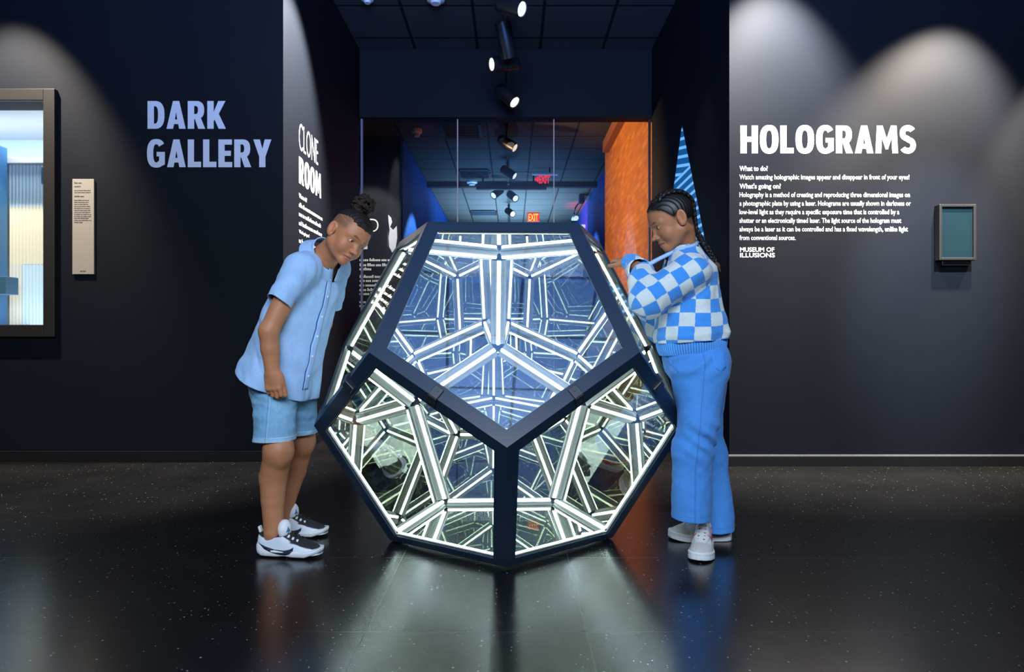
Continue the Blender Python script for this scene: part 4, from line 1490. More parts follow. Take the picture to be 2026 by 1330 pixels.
# ================================================================== PEOPLE
m_skin = attr_mat('skin', rough=0.48, spec=0.35, bump=0.05, bscale=500)
m_eye = attr_mat('eye_surface', rough=0.12, spec=0.6)
m_cloth_attr = attr_mat('woven_cloth', rough=0.85, spec=0.15, bump=0.18, bscale=900, sheen=0.12)
m_shoe_attr = attr_mat('shoe_upper', rough=0.6, spec=0.3, bump=0.08, bscale=700)
m_sole = mat('white_rubber', (0.80, 0.82, 0.84), 0.5)
m_blk_rub = mat('black_rubber', (0.012, 0.013, 0.016), 0.5)
UPZ = V3(0, 0, 1)


def unit(v):
    v = np.asarray(v, f32)
    return v / np.linalg.norm(v)


def hand_field(W, D, N, T, curls, k=1.0, thumb=(0.75, 0.55, -0.25), thumb_bend=0.5, spread=0.05):
    """wrist W, D towards the knuckles, N out of the back of the hand, T towards the thumb"""
    D = unit(D); N = unit(N - D * (N @ D)); T = unit(T - D * (T @ D) - N * (T @ N))
    W = np.asarray(W, f32)
    w = lambda d, t, n: W + (D * d + T * t + N * n) * k
    parts = [s_box(w(0.036, 0, 0), np.array((0.034, 0.031, 0.0115)) * k, np.stack([D, T, N]), 0.011 * k),
             s_cap(w(-0.02, 0, 0), w(0.02, 0, 0), 0.0215 * k, 0.022 * k, N, 0.78),
             s_cap(w(0.012, 0.022, -0.006), w(0.040, 0.026, -0.008), 0.0125 * k, 0.011 * k)]
    ks = [0, 0.02 * k, 0.012 * k]
    lens = (0.054, 0.060, 0.056, 0.045); tpos = (0.0245, 0.0080, -0.0085, -0.0240); dpos = (0.066, 0.069, 0.066, 0.060)
    rad = (0.0080, 0.0082, 0.0078, 0.0069)
    for i in range(4):
        p = w(dpos[i] - 0.008, tpos[i], 0.001)
        a = 0.0
        pts = [p]; 
        for j, fr in enumerate((0.46, 0.31, 0.25)):
            a += curls[i][j]
            d = D * math.cos(a) - N * math.sin(a) + T * spread * (1.3 - i)
            p = p + unit(d) * (lens[i] + (0.008 if j == 0 else 0)) * fr * k
            pts.append(p)
        r = rad[i] * k
        parts.append(s_path(pts, (r * 1.06, r, r * 0.95, r * 0.82), 0.002)); ks.append(0.0045 * k)
    p0 = w(0.018, 0.026, -0.008)
    d1 = unit(D * thumb[0] + T * thumb[1] + N * thumb[2])
    d2 = unit(d1 + D * thumb_bend - T * thumb_bend * 0.5)
    p1 = p0 + d1 * 0.030 * k; p2 = p1 + d2 * 0.026 * k; p3 = p2 + unit(d2 + D * 0.2) * 0.016 * k
    parts.append(s_path([p0, p1, p2, p3], (0.0125 * k, 0.0098 * k, 0.0086 * k, 0.0070 * k), 0.003)); ks.append(0.008 * k)
    return s_bound(w(0.05, 0, 0), 0.125 * k, s_union(parts, ks))


def span(f_lo, f_hi):
    return f_lo, f_hi


# ------------------------------------------------------------------ BOY
BF = unit((0.88, -0.47, 0)); BR = np.cross(BF, UPZ)
boy = thing('person', PX(560, 1085, 2.55), 'child in pale blue shirt and denim shorts bending towards the dodecahedron', 'person')
bh = Head(PN(687, 469, 2.47), (0.655, -0.590, -0.470), (0.58, 0, 0.81), 0.945)

A, B_ = PN(541, 772, 2.56), PN(634, 500, 2.535)
AX = unit(B_ - A); TL = float(np.linalg.norm(B_ - A))
neck0 = PN(631, 520, 2.54)
shN, shF = PN(594, 532, 2.425), PN(664, 524, 2.655)
elN, wrN = PN(532, 655, 2.375), PN(539, 737, 2.385)
elF, wrF = PN(640, 640, 2.74), PN(600, 728, 2.70)
hipN, hipF = PN(547, 770, 2.50), PN(580, 768, 2.62)
knN, knF = PN(551, 890, 2.44), PN(598, 872, 2.665)
anN, anF = PN(540.5, 1052, 2.47), PN(557, 1030, 2.69)

skin = [s_cap(bh.w(0, -0.018, -0.045), neck0, 0.046, 0.052),
        bh.field(),
        s_cap(A + AX * 0.10, A + AX * (TL - 0.09), 0.075, 0.080, BF, 0.8),
        s_cap(shN, shF, 0.045),
        s_path([shN, elN], (0.045, 0.034), 0.01), s_path([elN, (elN + wrN) / 2 + V3(-0.002, 0, 0.01), wrN], (0.036, 0.0315, 0.0245), 0.01),
        s_path([shF, elF, wrF], (0.045, 0.034, 0.025), 0.01),
        hand_field(wrN, PN(541, 772, 2.385) - wrN, V3(-0.15, -1, 0.05), V3(0.95, -0.1, -0.1), ((0.25, 1.0, 1.1), (0.30, 1.05, 1.1), (0.38, 1.05, 1.1), (0.45, 1.1, 1.1)), 0.98, (0.95, 0.16, -0.25), 0.1, 0.03),
        hand_field(wrF, PN(596, 765, 2.70) - wrF, V3(0.3, 1, 0), V3(0.9, 0.1, 0), ((0.3, .8, .8),) * 4, 0.95),
        s_path([hipN, knN], (0.058, 0.050), 0.01), s_path([hipF, knF], (0.058, 0.048), 0.01),
        s_path([knN, PN(540.5, 945, 2.475), PN(540, 990, 2.475), anN, PN(541, 1075, 2.48)], (0.0505, 0.0510, 0.0425, 0.0335, 0.033), 0.006),
        s_path([knF, PN(581, 932, 2.70), PN(566, 985, 2.70), anF, PN(556, 1045, 2.70)], (0.0470, 0.0485, 0.0405, 0.0325, 0.032), 0.006),
        s_ell(PN(557, 900, 2.425), (0.024, 0.026, 0.036)), s_ell(PN(601, 880, 2.650), (0.022, 0.026, 0.036))]
boy_body = s_union(skin, [0, 0.03, 0.02, 0.03, 0.03, 0.012, 0.02, 0.012, 0.012, 0.03, 0.03, 0.025, 0.025, 0.035, 0.035])
SK_B = V3(0.49, 0.205, 0.098)
HAIR_B = V3(0.016, 0.011, 0.009)


def boy_hairline(q):
    """height above the edge between shaved side and long top, in the head frame"""
    return q[:, 2] - (0.072 - 0.10 * sstep(q[:, 1], 0.03, -0.10) * 0.25 - 0.012 * sstep(q[:, 1], 0.02, 0.08))


def paint_boy(P):
    c = np.tile(SK_B, (len(P), 1))
    n = vnoise(P, 45, 3) * 0.04 + vnoise(P, 14, 5) * 0.05
    c = c * (1 + n[:, None])
    # knees a little darker, with a scuff
    for kc in (PN(566, 897, 2.39), PN(611, 875, 2.62)):
        w = np.exp(-(((P - kc) / 0.028) ** 2).sum(1)) * 0.5
        c = lerp_paint(c, SK_B * V3(0.55, 0.5, 0.55), w)
    c = bh.skin_paint(P, c, SK_B, V3(0.36, 0.115, 0.085), HAIR_B * 1.2)
    q = bh.loc(P)
    r = np.sqrt(((q - V3(0, -0.004, 0.034)) / V3(0.0715, 0.089, 0.074)) ** 2 @ np.ones(3, f32))
    # stubble on the shaved sides and back, with one razored line
    side = sstep(q[:, 2], 0.012 + 0.02 * 0, 0.034) * (1 - sstep(q[:, 1], 0.030, 0.058)) + sstep(-q[:, 1], 0.02, 0.04) * sstep(q[:, 2], -0.045, -0.02) * (1 - sstep(q[:, 2], 0.012, 0.034))
    inhead = (np.abs(q) < 0.13).all(1) & (np.abs(q[:, 0]) < 0.0755)
    fore = sstep(q[:, 2], 0.066, 0.080)
    side = np.clip(np.maximum(side, fore), 0, 1) * inhead
    nz = 0.75 + 0.25 * vnoise(P, 420, 9)
    c = lerp_paint(c, V3(0.085, 0.055, 0.042), side * 0.82 * nz)
    ln = np.abs(q[:, 2] - (0.058 - 0.18 * (q[:, 1] + 0.02)))
    w = (1 - sstep(ln, 0.0012, 0.0028)) * sstep(q[:, 1], -0.055, -0.05) * (1 - sstep(q[:, 1], 0.02, 0.025)) * inhead * (q[:, 0] > 0.03)
    c = lerp_paint(c, SK_B * 0.8, w * 0.8)
    return c


field_obj('body', boy_body, (-1.10, 2.15, -0.02), (-0.42, 2.95, 1.36), 0.0021, m_skin, boy, paint_boy, smooth_iter=1)
bh.eyes(boy, m_eye, (-0.12, 1.0, -0.22))

# hair: dark top pulled up into a curly puff
m_hair = mat('dark_curly_hair', (0.014, 0.010, 0.009), 0.55, spec=0.35, noise=0.5, nscale=160, bump=0.7, bscale=420)
m_curl = mat('brown_curl_tips', (0.022, 0.0125, 0.0085), 0.6, spec=0.3, noise=0.5, nscale=120, bump=0.7, bscale=500)
hair_l = s_int(s_ell((0, -0.004, 0.036), (0.0745, 0.0935, 0.0795)), lambda q: -boy_hairline(q), 0.006)


def boy_hair(P):
    q = bh.loc(P)
    d = hair_l(q) + 0.0012 * np.sin(q[:, 1] * 420 + 60 * q[:, 0]) + vnoise(P, 90, 2) * 0.0012
    return d


hair_o = field_obj('hair', boy_hair, bh.O - 0.14, bh.O + 0.14, 0.0021, m_hair, boy, smooth_iter=1)
rg = np.random.RandomState(5)
pc = bh.w(0.004, -0.030, 0.142)
blobs, bk = [s_ell(pc, (0.031, 0.033, 0.027)), s_cap(bh.w(0, -0.015, 0.095), pc, 0.026, 0.026)], [0, 0.01]
for i in range(150):
    v = rg.normal(size=3); v /= np.linalg.norm(v)
    p = pc + v * np.array((0.039, 0.038, 0.033)) * rg.uniform(0.82, 1.06)
    blobs.append(s_ell(p, np.full(3, rg.uniform(0.0042, 0.0078)))); bk.append(0.003)
for i in range(60):
    v = rg.normal(size=3); v /= np.linalg.norm(v)
    p = PN(726, 407, 2.44) + v * np.array((0.017, 0.018, 0.022))
    blobs.append(s_ell(p, np.full(3, rg.uniform(0.004, 0.0072)))); bk.append(0.003)
puff = s_union(blobs, bk)
field_obj('hair_puff', lambda p: puff(p) - np.abs(vnoise(p, 140, 4)) * 0.004 - np.abs(vnoise(p, 330, 7)) * 0.0026 + 0.002, pc - 0.075, pc + 0.075, 0.0019, m_curl, hair_o)

# ---- shirt
ts = [-0.22, 0.0, 0.22, 0.50, 0.74, 0.90, 1.02]
rfF = [0.140, 0.129, 0.112, 0.101, 0.090, 0.066, 0.050]
rrR = [0.186, 0.172, 0.144, 0.136, 0.128, 0.088, 0.056]
torso = s_sweep(A, B_, BF, ts, rfF, rrR, [0.014, 0.013, 0.005, 0.0, 0.0, 0.0, 0.0])
slN0, slN1 = PN(596, 534, 2.430), PN(546, 606, 2.372)
slF0, slF1 = PN(660, 530, 2.650), PN(650, 612, 2.725)
slNf, slFf = s_cap(slN0, slN1, 0.0535, 0.0445), s_cap(slF0, slF1, 0.058, 0.046)
shirt_solid = s_union([torso, s_int(slNf, s_plane(slN1 - unit(slN1 - slN0) * 0.02, slN1 - slN0)), s_int(slFf, s_plane(slF1 - unit(slF1 - slF0) * 0.02, slF1 - slF0)), s_cap(PN(626, 522, 2.51), slN0, 0.038, 0.050), s_cap(PN(640, 516, 2.56), slF0, 0.042, 0.054)], [0, 0.035, 0.035, 0.03, 0.03])


def shirt_fold(p):
    q = p - A
    t = q @ AX; x = q @ BF; y = q @ BR
    w1 = np.stack([x * 0.8 + t * 0.5, y, t * 0.45 - x * 0.5], 1).astype(f32)
    low = sstep(t, 0.42, 0.05)
    sl = np.exp(-((p - (slN0 + slN1) / 2) ** 2).sum(1) / 0.008)
    return vnoise(w1, 15, 11) * (0.0040 + 0.0035 * low) + vnoise(w1, 38, 12) * 0.0020 + np.abs(vnoise(w1 * V3(1, 1, 0.6), 22, 13)) * -0.0048 + sl * 0.0022 * np.sin((p @ unit(slN1 - slN0)) * 95 + (p @ BF) * 40) + 0.005 * low * np.sin(y * 42 + x * 25 + 1.2)


def shirt_f(p):
    s = shirt_solid(p) + shirt_fold(p)
    d = np.abs(s) - 0.0036
    q = p - A
    t = q @ AX; x = q @ BF; y = q @ BR
    hem = 0.026 - np.where(x > 0, 0.05, 0.27) * np.clip(x, -0.18, 0.16) - 0.008 * np.clip(np.abs(x) / 0.14, 0, 1) ** 2
    d = np.maximum(d, hem - t)
    nk = np.sqrt(((p - neck0) ** 2).sum(1)) - 0.092
    d = np.maximum(d, -np.maximum(nk, (TL - 0.042 - 0.30 * x) - t))
    for a, b, cp_ in ((slN0, slN1, slNf), (slF0, slF1, slFf)):
        u = unit(b - a)
        e = (p - b) @ u + 0.02
        d = np.maximum(d, -np.maximum(cp_(p) + 0.0045, np.abs(e + 0.012) - 0.018))
    return d


SH = V3(0.36, 0.57, 0.86)


def paint_shirt(P):
    n = vnoise(P * V3(1, 1, 0.25), 300, 1) * 0.035 + vnoise(P * V3(0.3, 0.3, 1), 260, 2) * 0.03 + vnoise(P, 20, 8) * 0.03
    c = SH * (1 + n[:, None])
    return c


lo_s, hi_s = V3(-1.12, 2.22, 0.52), V3(-0.55, 2.95, 1.20)
shirt = field_obj('shirt', shirt_f, lo_s, hi_s, 0.0025, m_cloth_attr, boy, paint_shirt, safe=2.2, smooth_iter=1)
# collar: a folded band standing round the neck, open in front
cax = unit(bh.w(0, -0.02, -0.05) - neck0); cc = neck0 + cax * 0.034
cfw = unit(BF - cax * (BF @ cax)); crt = np.cross(cfw, cax)


def collar_f(p):
    q = p - cc
    t = q @ cax; x = q @ cfw + 0.002; y = q @ crt
    r = np.sqrt(x * x + y * y)
    ang = np.abs(np.arctan2(y, x))
    R1 = 0.066 + 0.60 * (0.022 - t) * (t < 0.022)
    d = np.abs(r - R1) * 0.85 - 0.0022
    top = 0.026 - 0.012 * np.cos(ang)
    bot = -0.022 - 0.014 * np.exp(-((ang - 0.55) / 0.35) ** 2)
    d = np.maximum(d, t - top)
    d = np.maximum(d, bot - t)
    d = np.maximum(d, (0.10 + (t + 0.03) * 4.5 - ang) * 0.05)
    return d


field_obj('collar', collar_f, cc - 0.12, cc + 0.12, 0.0019, m_cloth_attr, shirt, paint_shirt, safe=2.2, smooth_iter=1)
m_placket = mat('shirt_placket', (0.36, 0.56, 0.88), 0.8, spec=0.15)
m_placket_shade = mat('dark_placket_shade', (0.03, 0.10, 0.30), 0.85, spec=0.1)
po = A + BF * 0.30
shirt_out = lambda p: shirt_solid(p) + shirt_fold(p) - 0.0036
yy = np.linspace(0.006, TL - 0.045, 24)
wob = 0.0022 * np.sin(yy * 60) + 0.001 * np.sin(yy * 130)
ol = [(0.002 + w_, y_) for y_, w_ in zip(yy, wob)] + [(0.030 + w_, y_) for y_, w_ in zip(yy[::-1], wob[::-1])]
decal('placket', ol, shirt_out, po, BR * -1, AX, -BF, m_placket, shirt, 0.0012, 0.012, 0.0015)
ol = [(-0.003 + w_, y_) for y_, w_ in zip(yy, wob)] + [(0.0025 + w_, y_) for y_, w_ in zip(yy[::-1], wob[::-1])]
decal('placket_shadow', ol, shirt_out, po, BR * -1, AX, -BF, m_placket_shade, shirt, 0.0004, 0.012, 0.0012)  # dark strip stands in for the shadow beside the placket
m_button = mat('white_button', (0.75, 0.78, 0.82), 0.3)
for y_ in (0.06, 0.14, 0.22, 0.30, 0.38, 0.45):
    c = [(0.016 + 0.0048 * math.cos(a), y_ + 0.0048 * math.sin(a)) for a in np.linspace(0, 2 * math.pi, 14)[:-1]]
    decal('button', c, shirt_out, po, BR * -1, AX, -BF, m_button, shirt, 0.0030, 0.01, 0.001)

# ---- denim shorts
pel = PN(556, 735, 2.56)
shorts_solid = s_union([s_ell(pel + V3(-0.008, 0, -0.060), (0.100, 0.116, 0.110)), s_cap(PN(544, 775, 2.50), PN(543, 905, 2.445), 0.074, 0.0745), s_cap(PN(582, 770, 2.625), PN(592, 890, 2.665), 0.080, 0.073),
                        s_cap(pel + V3(-0.010, -0.03, -0.03), pel + V3(-0.010, 0.03, -0.03), 0.092)], [0, 0.03, 0.03, 0.03])
hmN, hmF = PN(543, 878, 2.375), PN(592, 862, 2.60)


def shorts_fold(p):
    return vnoise(p * V3(1, 1, 2.2), 20, 21) * 0.004 + vnoise(p * V3(1, 1, 1.5), 48, 22) * 0.0018 - 0.0016 * np.exp(-((np.abs((p - hmN)[:, 2] - 0.017)) / 0.0018) ** 2) * ((p - hmN)[:, 1] < 0.1)


def shorts_f(p):
    d = np.abs(shorts_solid(p) + shorts_fold(p)) - 0.0030
    zn = np.where(p[:, 1] < 2.556 + 0 * p[:, 0], hmN[2] + 0.02 * (p[:, 0] - hmN[0]), hmF[2] + 0.02 * (p[:, 0] - hmF[0]))
    d = np.maximum(d, zn - p[:, 2])
    return np.maximum(d, p[:, 2] - (pel[2] + 0.012 - 0.45 * (p[:, 0] - pel[0])))


DEN = V3(0.185, 0.40, 0.60)


def paint_shorts(P):
    n = vnoise(P * V3(1, 1, 0.12), 420, 31) * 0.10 + vnoise(P, 24, 32) * 0.16 + vnoise(P, 9, 33) * 0.10
    c = DEN * (1 + n[:, None])
    wear = np.exp(-(((P - PN(560, 800, 2.38)) / V3(0.05, 0.08, 0.10)) ** 2).sum(1)) * 0.35
    c = lerp_paint(c, V3(0.45, 0.66, 0.80), wear)
    zn = np.where(P[:, 1] < 2.556, hmN[2] + 0.02 * (P[:, 0] - hmN[0]), hmF[2] + 0.02 * (P[:, 0] - hmF[0]))
    hh = P[:, 2] - zn
    c = lerp_paint(c, V3(0.42, 0.62, 0.78), (1 - sstep(hh, 0.014, 0.017)) * 0.5)
    c = lerp_paint(c, V3(0.60, 0.74, 0.82), np.exp(-((hh - 0.0165) / 0.0012) ** 2) * 0.8)
    c = lerp_paint(c, V3(0.66, 0.78, 0.85), np.exp(-((hh - 0.001) / 0.0015) ** 2) * 0.7)
    # outer side seam of the near leg
    sx = PN(530, 800, 2.4)[0]
    w = np.exp(-((P[:, 0] - sx - 0.004 * np.sin(P[:, 2] * 9)) / 0.0016) ** 2) * (P[:, 1] < 2.45)
    c = lerp_paint(c, V3(0.07, 0.20, 0.36), w * 0.7)
    w = np.exp(-((P[:, 0] - sx - 0.004 - 0.004 * np.sin(P[:, 2] * 9)) / 0.0012) ** 2) * (P[:, 1] < 2.45)
    c = lerp_paint(c, V3(0.50, 0.68, 0.80), w * 0.6)
    return c


shorts = field_obj('shorts', shorts_f, (-1.12, 2.3, 0.36), (-0.62, 2.9, 0.80), 0.0025, m_cloth_attr, boy, paint_shorts, safe=2.2, smooth_iter=1)
shorts_out = lambda p: shorts_solid(p) + shorts_fold(p) - 0.003
# back pocket with frayed pale edges
m_pocket = mat('pale_denim_pocket', (0.26, 0.45, 0.60), 0.85, spec=0.1, noise=0.25, nscale=120)
m_stitch = mat('cream_stitch', (0.66, 0.72, 0.74), 0.8)
pk = PN(503, 757, 2.46) - unit((0.15, 1, 0)) * 0.25
decal('back_pocket', [(-0.022, 0.045), (0.020, 0.043), (0.020, -0.028), (0.0, -0.045), (-0.022, -0.030)], shorts_out, pk, (1, 0, 0), (0, 0, 1), (0.15, 1, 0), m_pocket, shorts, 0.0016, 0.008, 0.002)
decal('pocket_stitch', [(-0.022, 0.040), (0.020, 0.038), (0.020, 0.0355), (-0.022, 0.0375)], shorts_out, pk, (1, 0, 0), (0, 0, 1), (0.15, 1, 0), m_stitch, shorts, 0.003, 0.006, 0.001)


# ------------------------------------------------------------------ shoes
class Frame:
    def __init__(s, O, fx, k=1.0):
        s.O = np.asarray(O, f32); s.X = unit(fx); s.Z = UPZ; s.Y = np.cross(s.Z, s.X); s.k = k
        s.M = np.stack([s.X, s.Y, s.Z])

    def loc(s, p): return ((p - s.O) @ s.M.T) / s.k
    def w(s, x, y, z): return s.O + (s.X * x + s.Y * y + s.Z * z) * s.k
    def wrap(s, f): return lambda p: f(s.loc(p)) * s.k

    def bounds(s, x0, x1, y, z0, z1):
        c = np.array([s.w(a, b, c_) for a in (x0, x1) for b in (-y, y) for c_ in (z0, z1)])
        return c.min(0) - 0.01, c.max(0) + 0.01


_a = np.array((0.0, 0.0015, 0.006, 0.014, 0.026, 0.045, 0.07, 0.10, 0.13, 0.155, 0.18, 0.20, 0.218, 0.232, 0.243, 0.250, 0.2535, 0.255))
_b = np.array((0.0, 0.0090, 0.0165, 0.0235, 0.0295, 0.0338, 0.0350, 0.0350, 0.0385, 0.0430, 0.0455, 0.0450, 0.0415, 0.0355, 0.0275, 0.0190, 0.0110, 0.0))
FPX = np.linspace(0, 0.255, 256)
_l = np.interp(FPX, _a, _b)
_k = np.hanning(13); _k /= _k.sum()
FPY = np.convolve(np.pad(_l, 6, mode='reflect', reflect_type='odd'), _k, 'valid')
FPY[0] = FPY[-1] = 0.0


def footprint(q, grow=0.0):
    """2-D outline of a shoe in its own frame (heel 0, toe 0.255)"""
    x, y = q[:, 0], q[:, 1]
    hw = np.interp(x, FPX, FPY).astype(f32) + grow
    cyl = np.interp(x, (0, 0.1, 0.18, 0.255), (0, -0.003, 0.003, -0.004)).astype(f32)
    return np.maximum((np.abs(y - cyl) - hw) * 0.8, np.maximum(-x - grow * 0.4, x - 0.255 - grow * 0.4))


def runner_upper(q):
    x = q[:, 0]
    top = np.interp(x, (-0.01, 0.01, 0.045, 0.085, 0.105, 0.15, 0.19, 0.225, 0.26), (0.094, 0.096, 0.080, 0.086, 0.096, 0.072, 0.055, 0.044, 0.030)).astype(f32)
    z = q[:, 2]
    zz = np.clip((z - 0.02) / np.maximum(top - 0.02, 1e-3), 0, 1.3)
    shrink = 0.016 * zz ** 2.2
    d2 = footprint(q, 0.002) + shrink
    d = -smin(-d2, -(z - top) * 0.75, 0.022)
    return np.maximum(d, 0.010 - z)


def make_runner(Fr, parent, label_far=False):
    up = lambda p: runner_upper(Fr.loc(p)) * Fr.k
    hollow = Fr.wrap(s_path([(0.052, 0, 0.065), (0.050, 0, 0.13)], (0.026, 0.033), 0))
    upper = s_sub(up, hollow, 0.006)

    def paint(P):
        q = Fr.loc(P)
        x, y, z = q.T
        W, K = V3(0.74, 0.80, 0.86), V3(0.020, 0.021, 0.024)
        c = np.tile(W, (len(P), 1))
        # grey sculpted quarter
        w = np.exp(-(((q - V3(0.075, 0, 0.055)) / V3(0.045, 9, 0.022)) ** 2).sum(1)) * 0.35
        c = lerp_paint(c, V3(0.48, 0.56, 0.60), w)
        collar = np.interp(x, (0.0, 0.03, 0.07, 0.11, 0.14, 0.18, 0.21, 0.235), (0.080, 0.068, 0.068, 0.076, 0.060, 0.043, 0.036, 0.032))
        dk = sstep(z, collar - 0.0015, collar + 0.0015)
        vamp = sstep(x, 0.135, 0.145) * sstep(0.034 - np.abs(y) + 0.1 * (z - 0.03), -0.001, 0.002) * sstep(z, 0.030, 0.034)
        c = lerp_paint(c, K * (1 + 0.5 * vnoise(P, 500, 3))[:, None], np.clip(np.maximum(dk, vamp), 0, 1))
        tip = sstep(x, 0.240, 0.246) * sstep(z, 0.012, 0.02)
        return lerp_paint(c, K, tip)
    lo, hi = Fr.bounds(-0.02, 0.28, 0.06, 0, 0.12)
    sh = field_obj('shoe', upper, lo, hi, 0.0019, m_shoe_attr, parent, paint, safe=2.2, smooth_iter=1)

    def sole(p):
        q = Fr.loc(p); z = q[:, 2]; x = q[:, 0]
        topz = np.interp(x, (-0.01, 0.02, 0.07, 0.13, 0.19, 0.235, 0.265), (0.050, 0.042, 0.030, 0.024, 0.026, 0.030, 0.040)).astype(f32)
        botz = np.interp(x, (-0.01, 0.03, 0.09, 0.12, 0.15, 0.20, 0.265), (0.016, 0.003, 0.003, 0.006, 0.003, 0.003, 0.024)).astype(f32)
        gr = 0.005 + 0.004 * np.sin(np.clip((z - botz) / 0.03, 0, 1) * 3.14)
        d = -smin(-footprint(q, gr), -(z - topz), 0.006)
        return -smin(-d, -(botz - z), 0.006) * Fr.k
    field_obj('sole', sole, lo, hi, 0.0019, m_sole, sh, safe=2.2, smooth_iter=1)
    tread = MB()
    for i in range(9):
        x = 0.026 + i * 0.0215
        if 0.09 < x < 0.125: continue
        tread.box([float(a) for a in Fr.w(x, 0, 0.0028)], (0.014 * Fr.k, 0.058 * Fr.k, 0.0056 * Fr.k), Matrix([list(map(float, r)) for r in Fr.M]).transposed(), 0.001)
    tread.box([float(a) for a in Fr.w(0.105, 0, 0.008)], (0.17 * Fr.k, 0.05 * Fr.k, 0.006), Matrix([list(map(float, r)) for r in Fr.M]).transposed(), 0.001)
    tread.build('outsole', m_blk_rub, sh)
    # tongue
    tg = s_int(s_shell(Fr.wrap(s_ell((0.104, 0, 0.094), (0.022, 0.028, 0.034))), 0.0035), lambda p: (0.088 - Fr.loc(p)[:, 0] - 0.25 * (Fr.loc(p)[:, 2] - 0.1)) * Fr.k, 0.003)
    tg = s_int(tg, lambda p: (0.072 - Fr.loc(p)[:, 2]) * Fr.k)
    lo2, hi2 = Fr.bounds(0.06, 0.14, 0.04, 0.06, 0.15)
    to = field_obj('tongue', tg, lo2, hi2, 0.0018, m_sole, sh, smooth_iter=1)
    # laces
    lm = MB()
    for i in range(4):
        x = 0.122 + i * 0.0155
        zt_ = float(np.interp(x, (0.105, 0.15, 0.19), (0.098, 0.075, 0.058))) + 0.001
        for sgn in (-1, 1):
            lm.tube([[float(a) for a in Fr.w(x + sgn * 0.004, yv, zt_ - 0.9 * yv * yv / 0.03 + 0.0012)] for yv in np.linspace(-0.022, 0.022, 7)], 0.0021, 6)
    lm.build('laces', m_blk_rub, sh, True)
    wm = MB()
    for i in range(3):
        x = 0.127 + i * 0.0165
        zt_ = float(np.interp(x, (0.105, 0.15, 0.19), (0.097, 0.074, 0.057)))
        wm.box([float(a) for a in Fr.w(x + 0.003, -0.020, zt_ - 0.011)], (0.009 * Fr.k, 0.012 * Fr.k, 0.006), Matrix([list(map(float, r)) for r in Fr.M]).transposed() @ Matrix.Rotation(0.7, 3, 'X'), 0.002)
    wm.build('eyelet_trim', m_sole, sh)
    # dark curved side mark, both sides, and the blue triangle on the tongue
    sw = [(0.012, 0.050), (0.045, 0.040), (0.085, 0.0300), (0.120, 0.0275), (0.142, 0.032), (0.158, 0.041), (0.156, 0.028), (0.146, 0.018), (0.130, 0.0125), (0.110, 0.0130), (0.080, 0.0190), (0.045, 0.0310)]
    both = s_union([upper, sole])
    for sgn in (-1, 1):
        decal('side_mark', sw, both, Fr.w(0, sgn * 0.09, 0), Fr.X * Fr.k, Fr.Z * Fr.k, Fr.Y * -sgn, m_navy, sh, 0.0008, 0.008, 0.0012)
    tri = [(-0.009, -0.010), (0.009, -0.009), (0.0, 0.011)]
    co = Fr.w(0.155, -0.030, 0.104)
    dr = unit(Fr.w(0.108, -0.006, 0.098) - co)
    ex = unit(np.cross(dr, UPZ)); 
    decal('tongue_mark', tri, tg, co, ex, np.cross(ex, dr), dr, m_bluemark, to, 0.0006, 0.006, 0.0008)
    # heel tab
    MB().box([float(a) for a in Fr.w(0.010, 0, 0.094)], (0.010, 0.018, 0.024), Matrix([list(map(float, r)) for r in Fr.M]).transposed() @ Matrix.Rotation(-0.3, 3, 'Y'), 0.003).build('heel_tab', m_sole, sh)
    return sh


m_navy = mat('navy_mark', (0.012, 0.016, 0.035), 0.5)
m_bluemark = mat('blue_mark', (0.04, 0.22, 0.50), 0.5)


def floor_at(px, py):
    d = F_PX * CAM_H / (py - CY)
    return V3((px - CX) / F_PX * d, d, 0.0)


nearF = Frame(V3(-0.952, 2.475, 0.001), (1.0, -0.10, 0), 0.99)
farF = Frame(V3(-1.005, 2.715, 0.001), (1.0, -0.04, 0), 0.99)
make_runner(nearF, boy)
make_runner(farF, boy)


# ------------------------------------------------------------------ GIRL
GF = unit((-0.985, -0.17, 0)); GR = np.cross(GF, UPZ)
girl = thing('person', PX(1385, 1090, 2.55), 'child in blue and cream checkered cardigan and blue trousers leaning on the dodecahedron', 'person')
gh = Head(PN(1331, 438, 2.50), (-0.90, -0.06, -0.43), (-0.43, 0, 0.90), 0.98)
GA, GB = PN(1368, 690, 2.55), PN(1352, 486, 2.545)
GAX = unit(GB - GA); GL = float(np.linalg.norm(GB - GA))
gneck = PN(1355, 498, 2.545)
gsN, gsF = PN(1366, 540, 2.425), PN(1350, 538, 2.665)
geN, gwN = PN(1284, 592, 2.415), PN(1243, 518, 2.625)
gmN = PN(1268, 536, 2.535)
geF, gwF = PN(1308, 648, 2.72), PN(1272, 607, 2.765)
ghN, ghF = PN(1382, 745, 2.475), PN(1385, 745, 2.635)
gkN, gkF = PN(1374, 860, 2.45), PN(1398, 870, 2.665)
gaN, gaF = PN(1392, 1045, 2.545), PN(1421, 1052, 2.648)
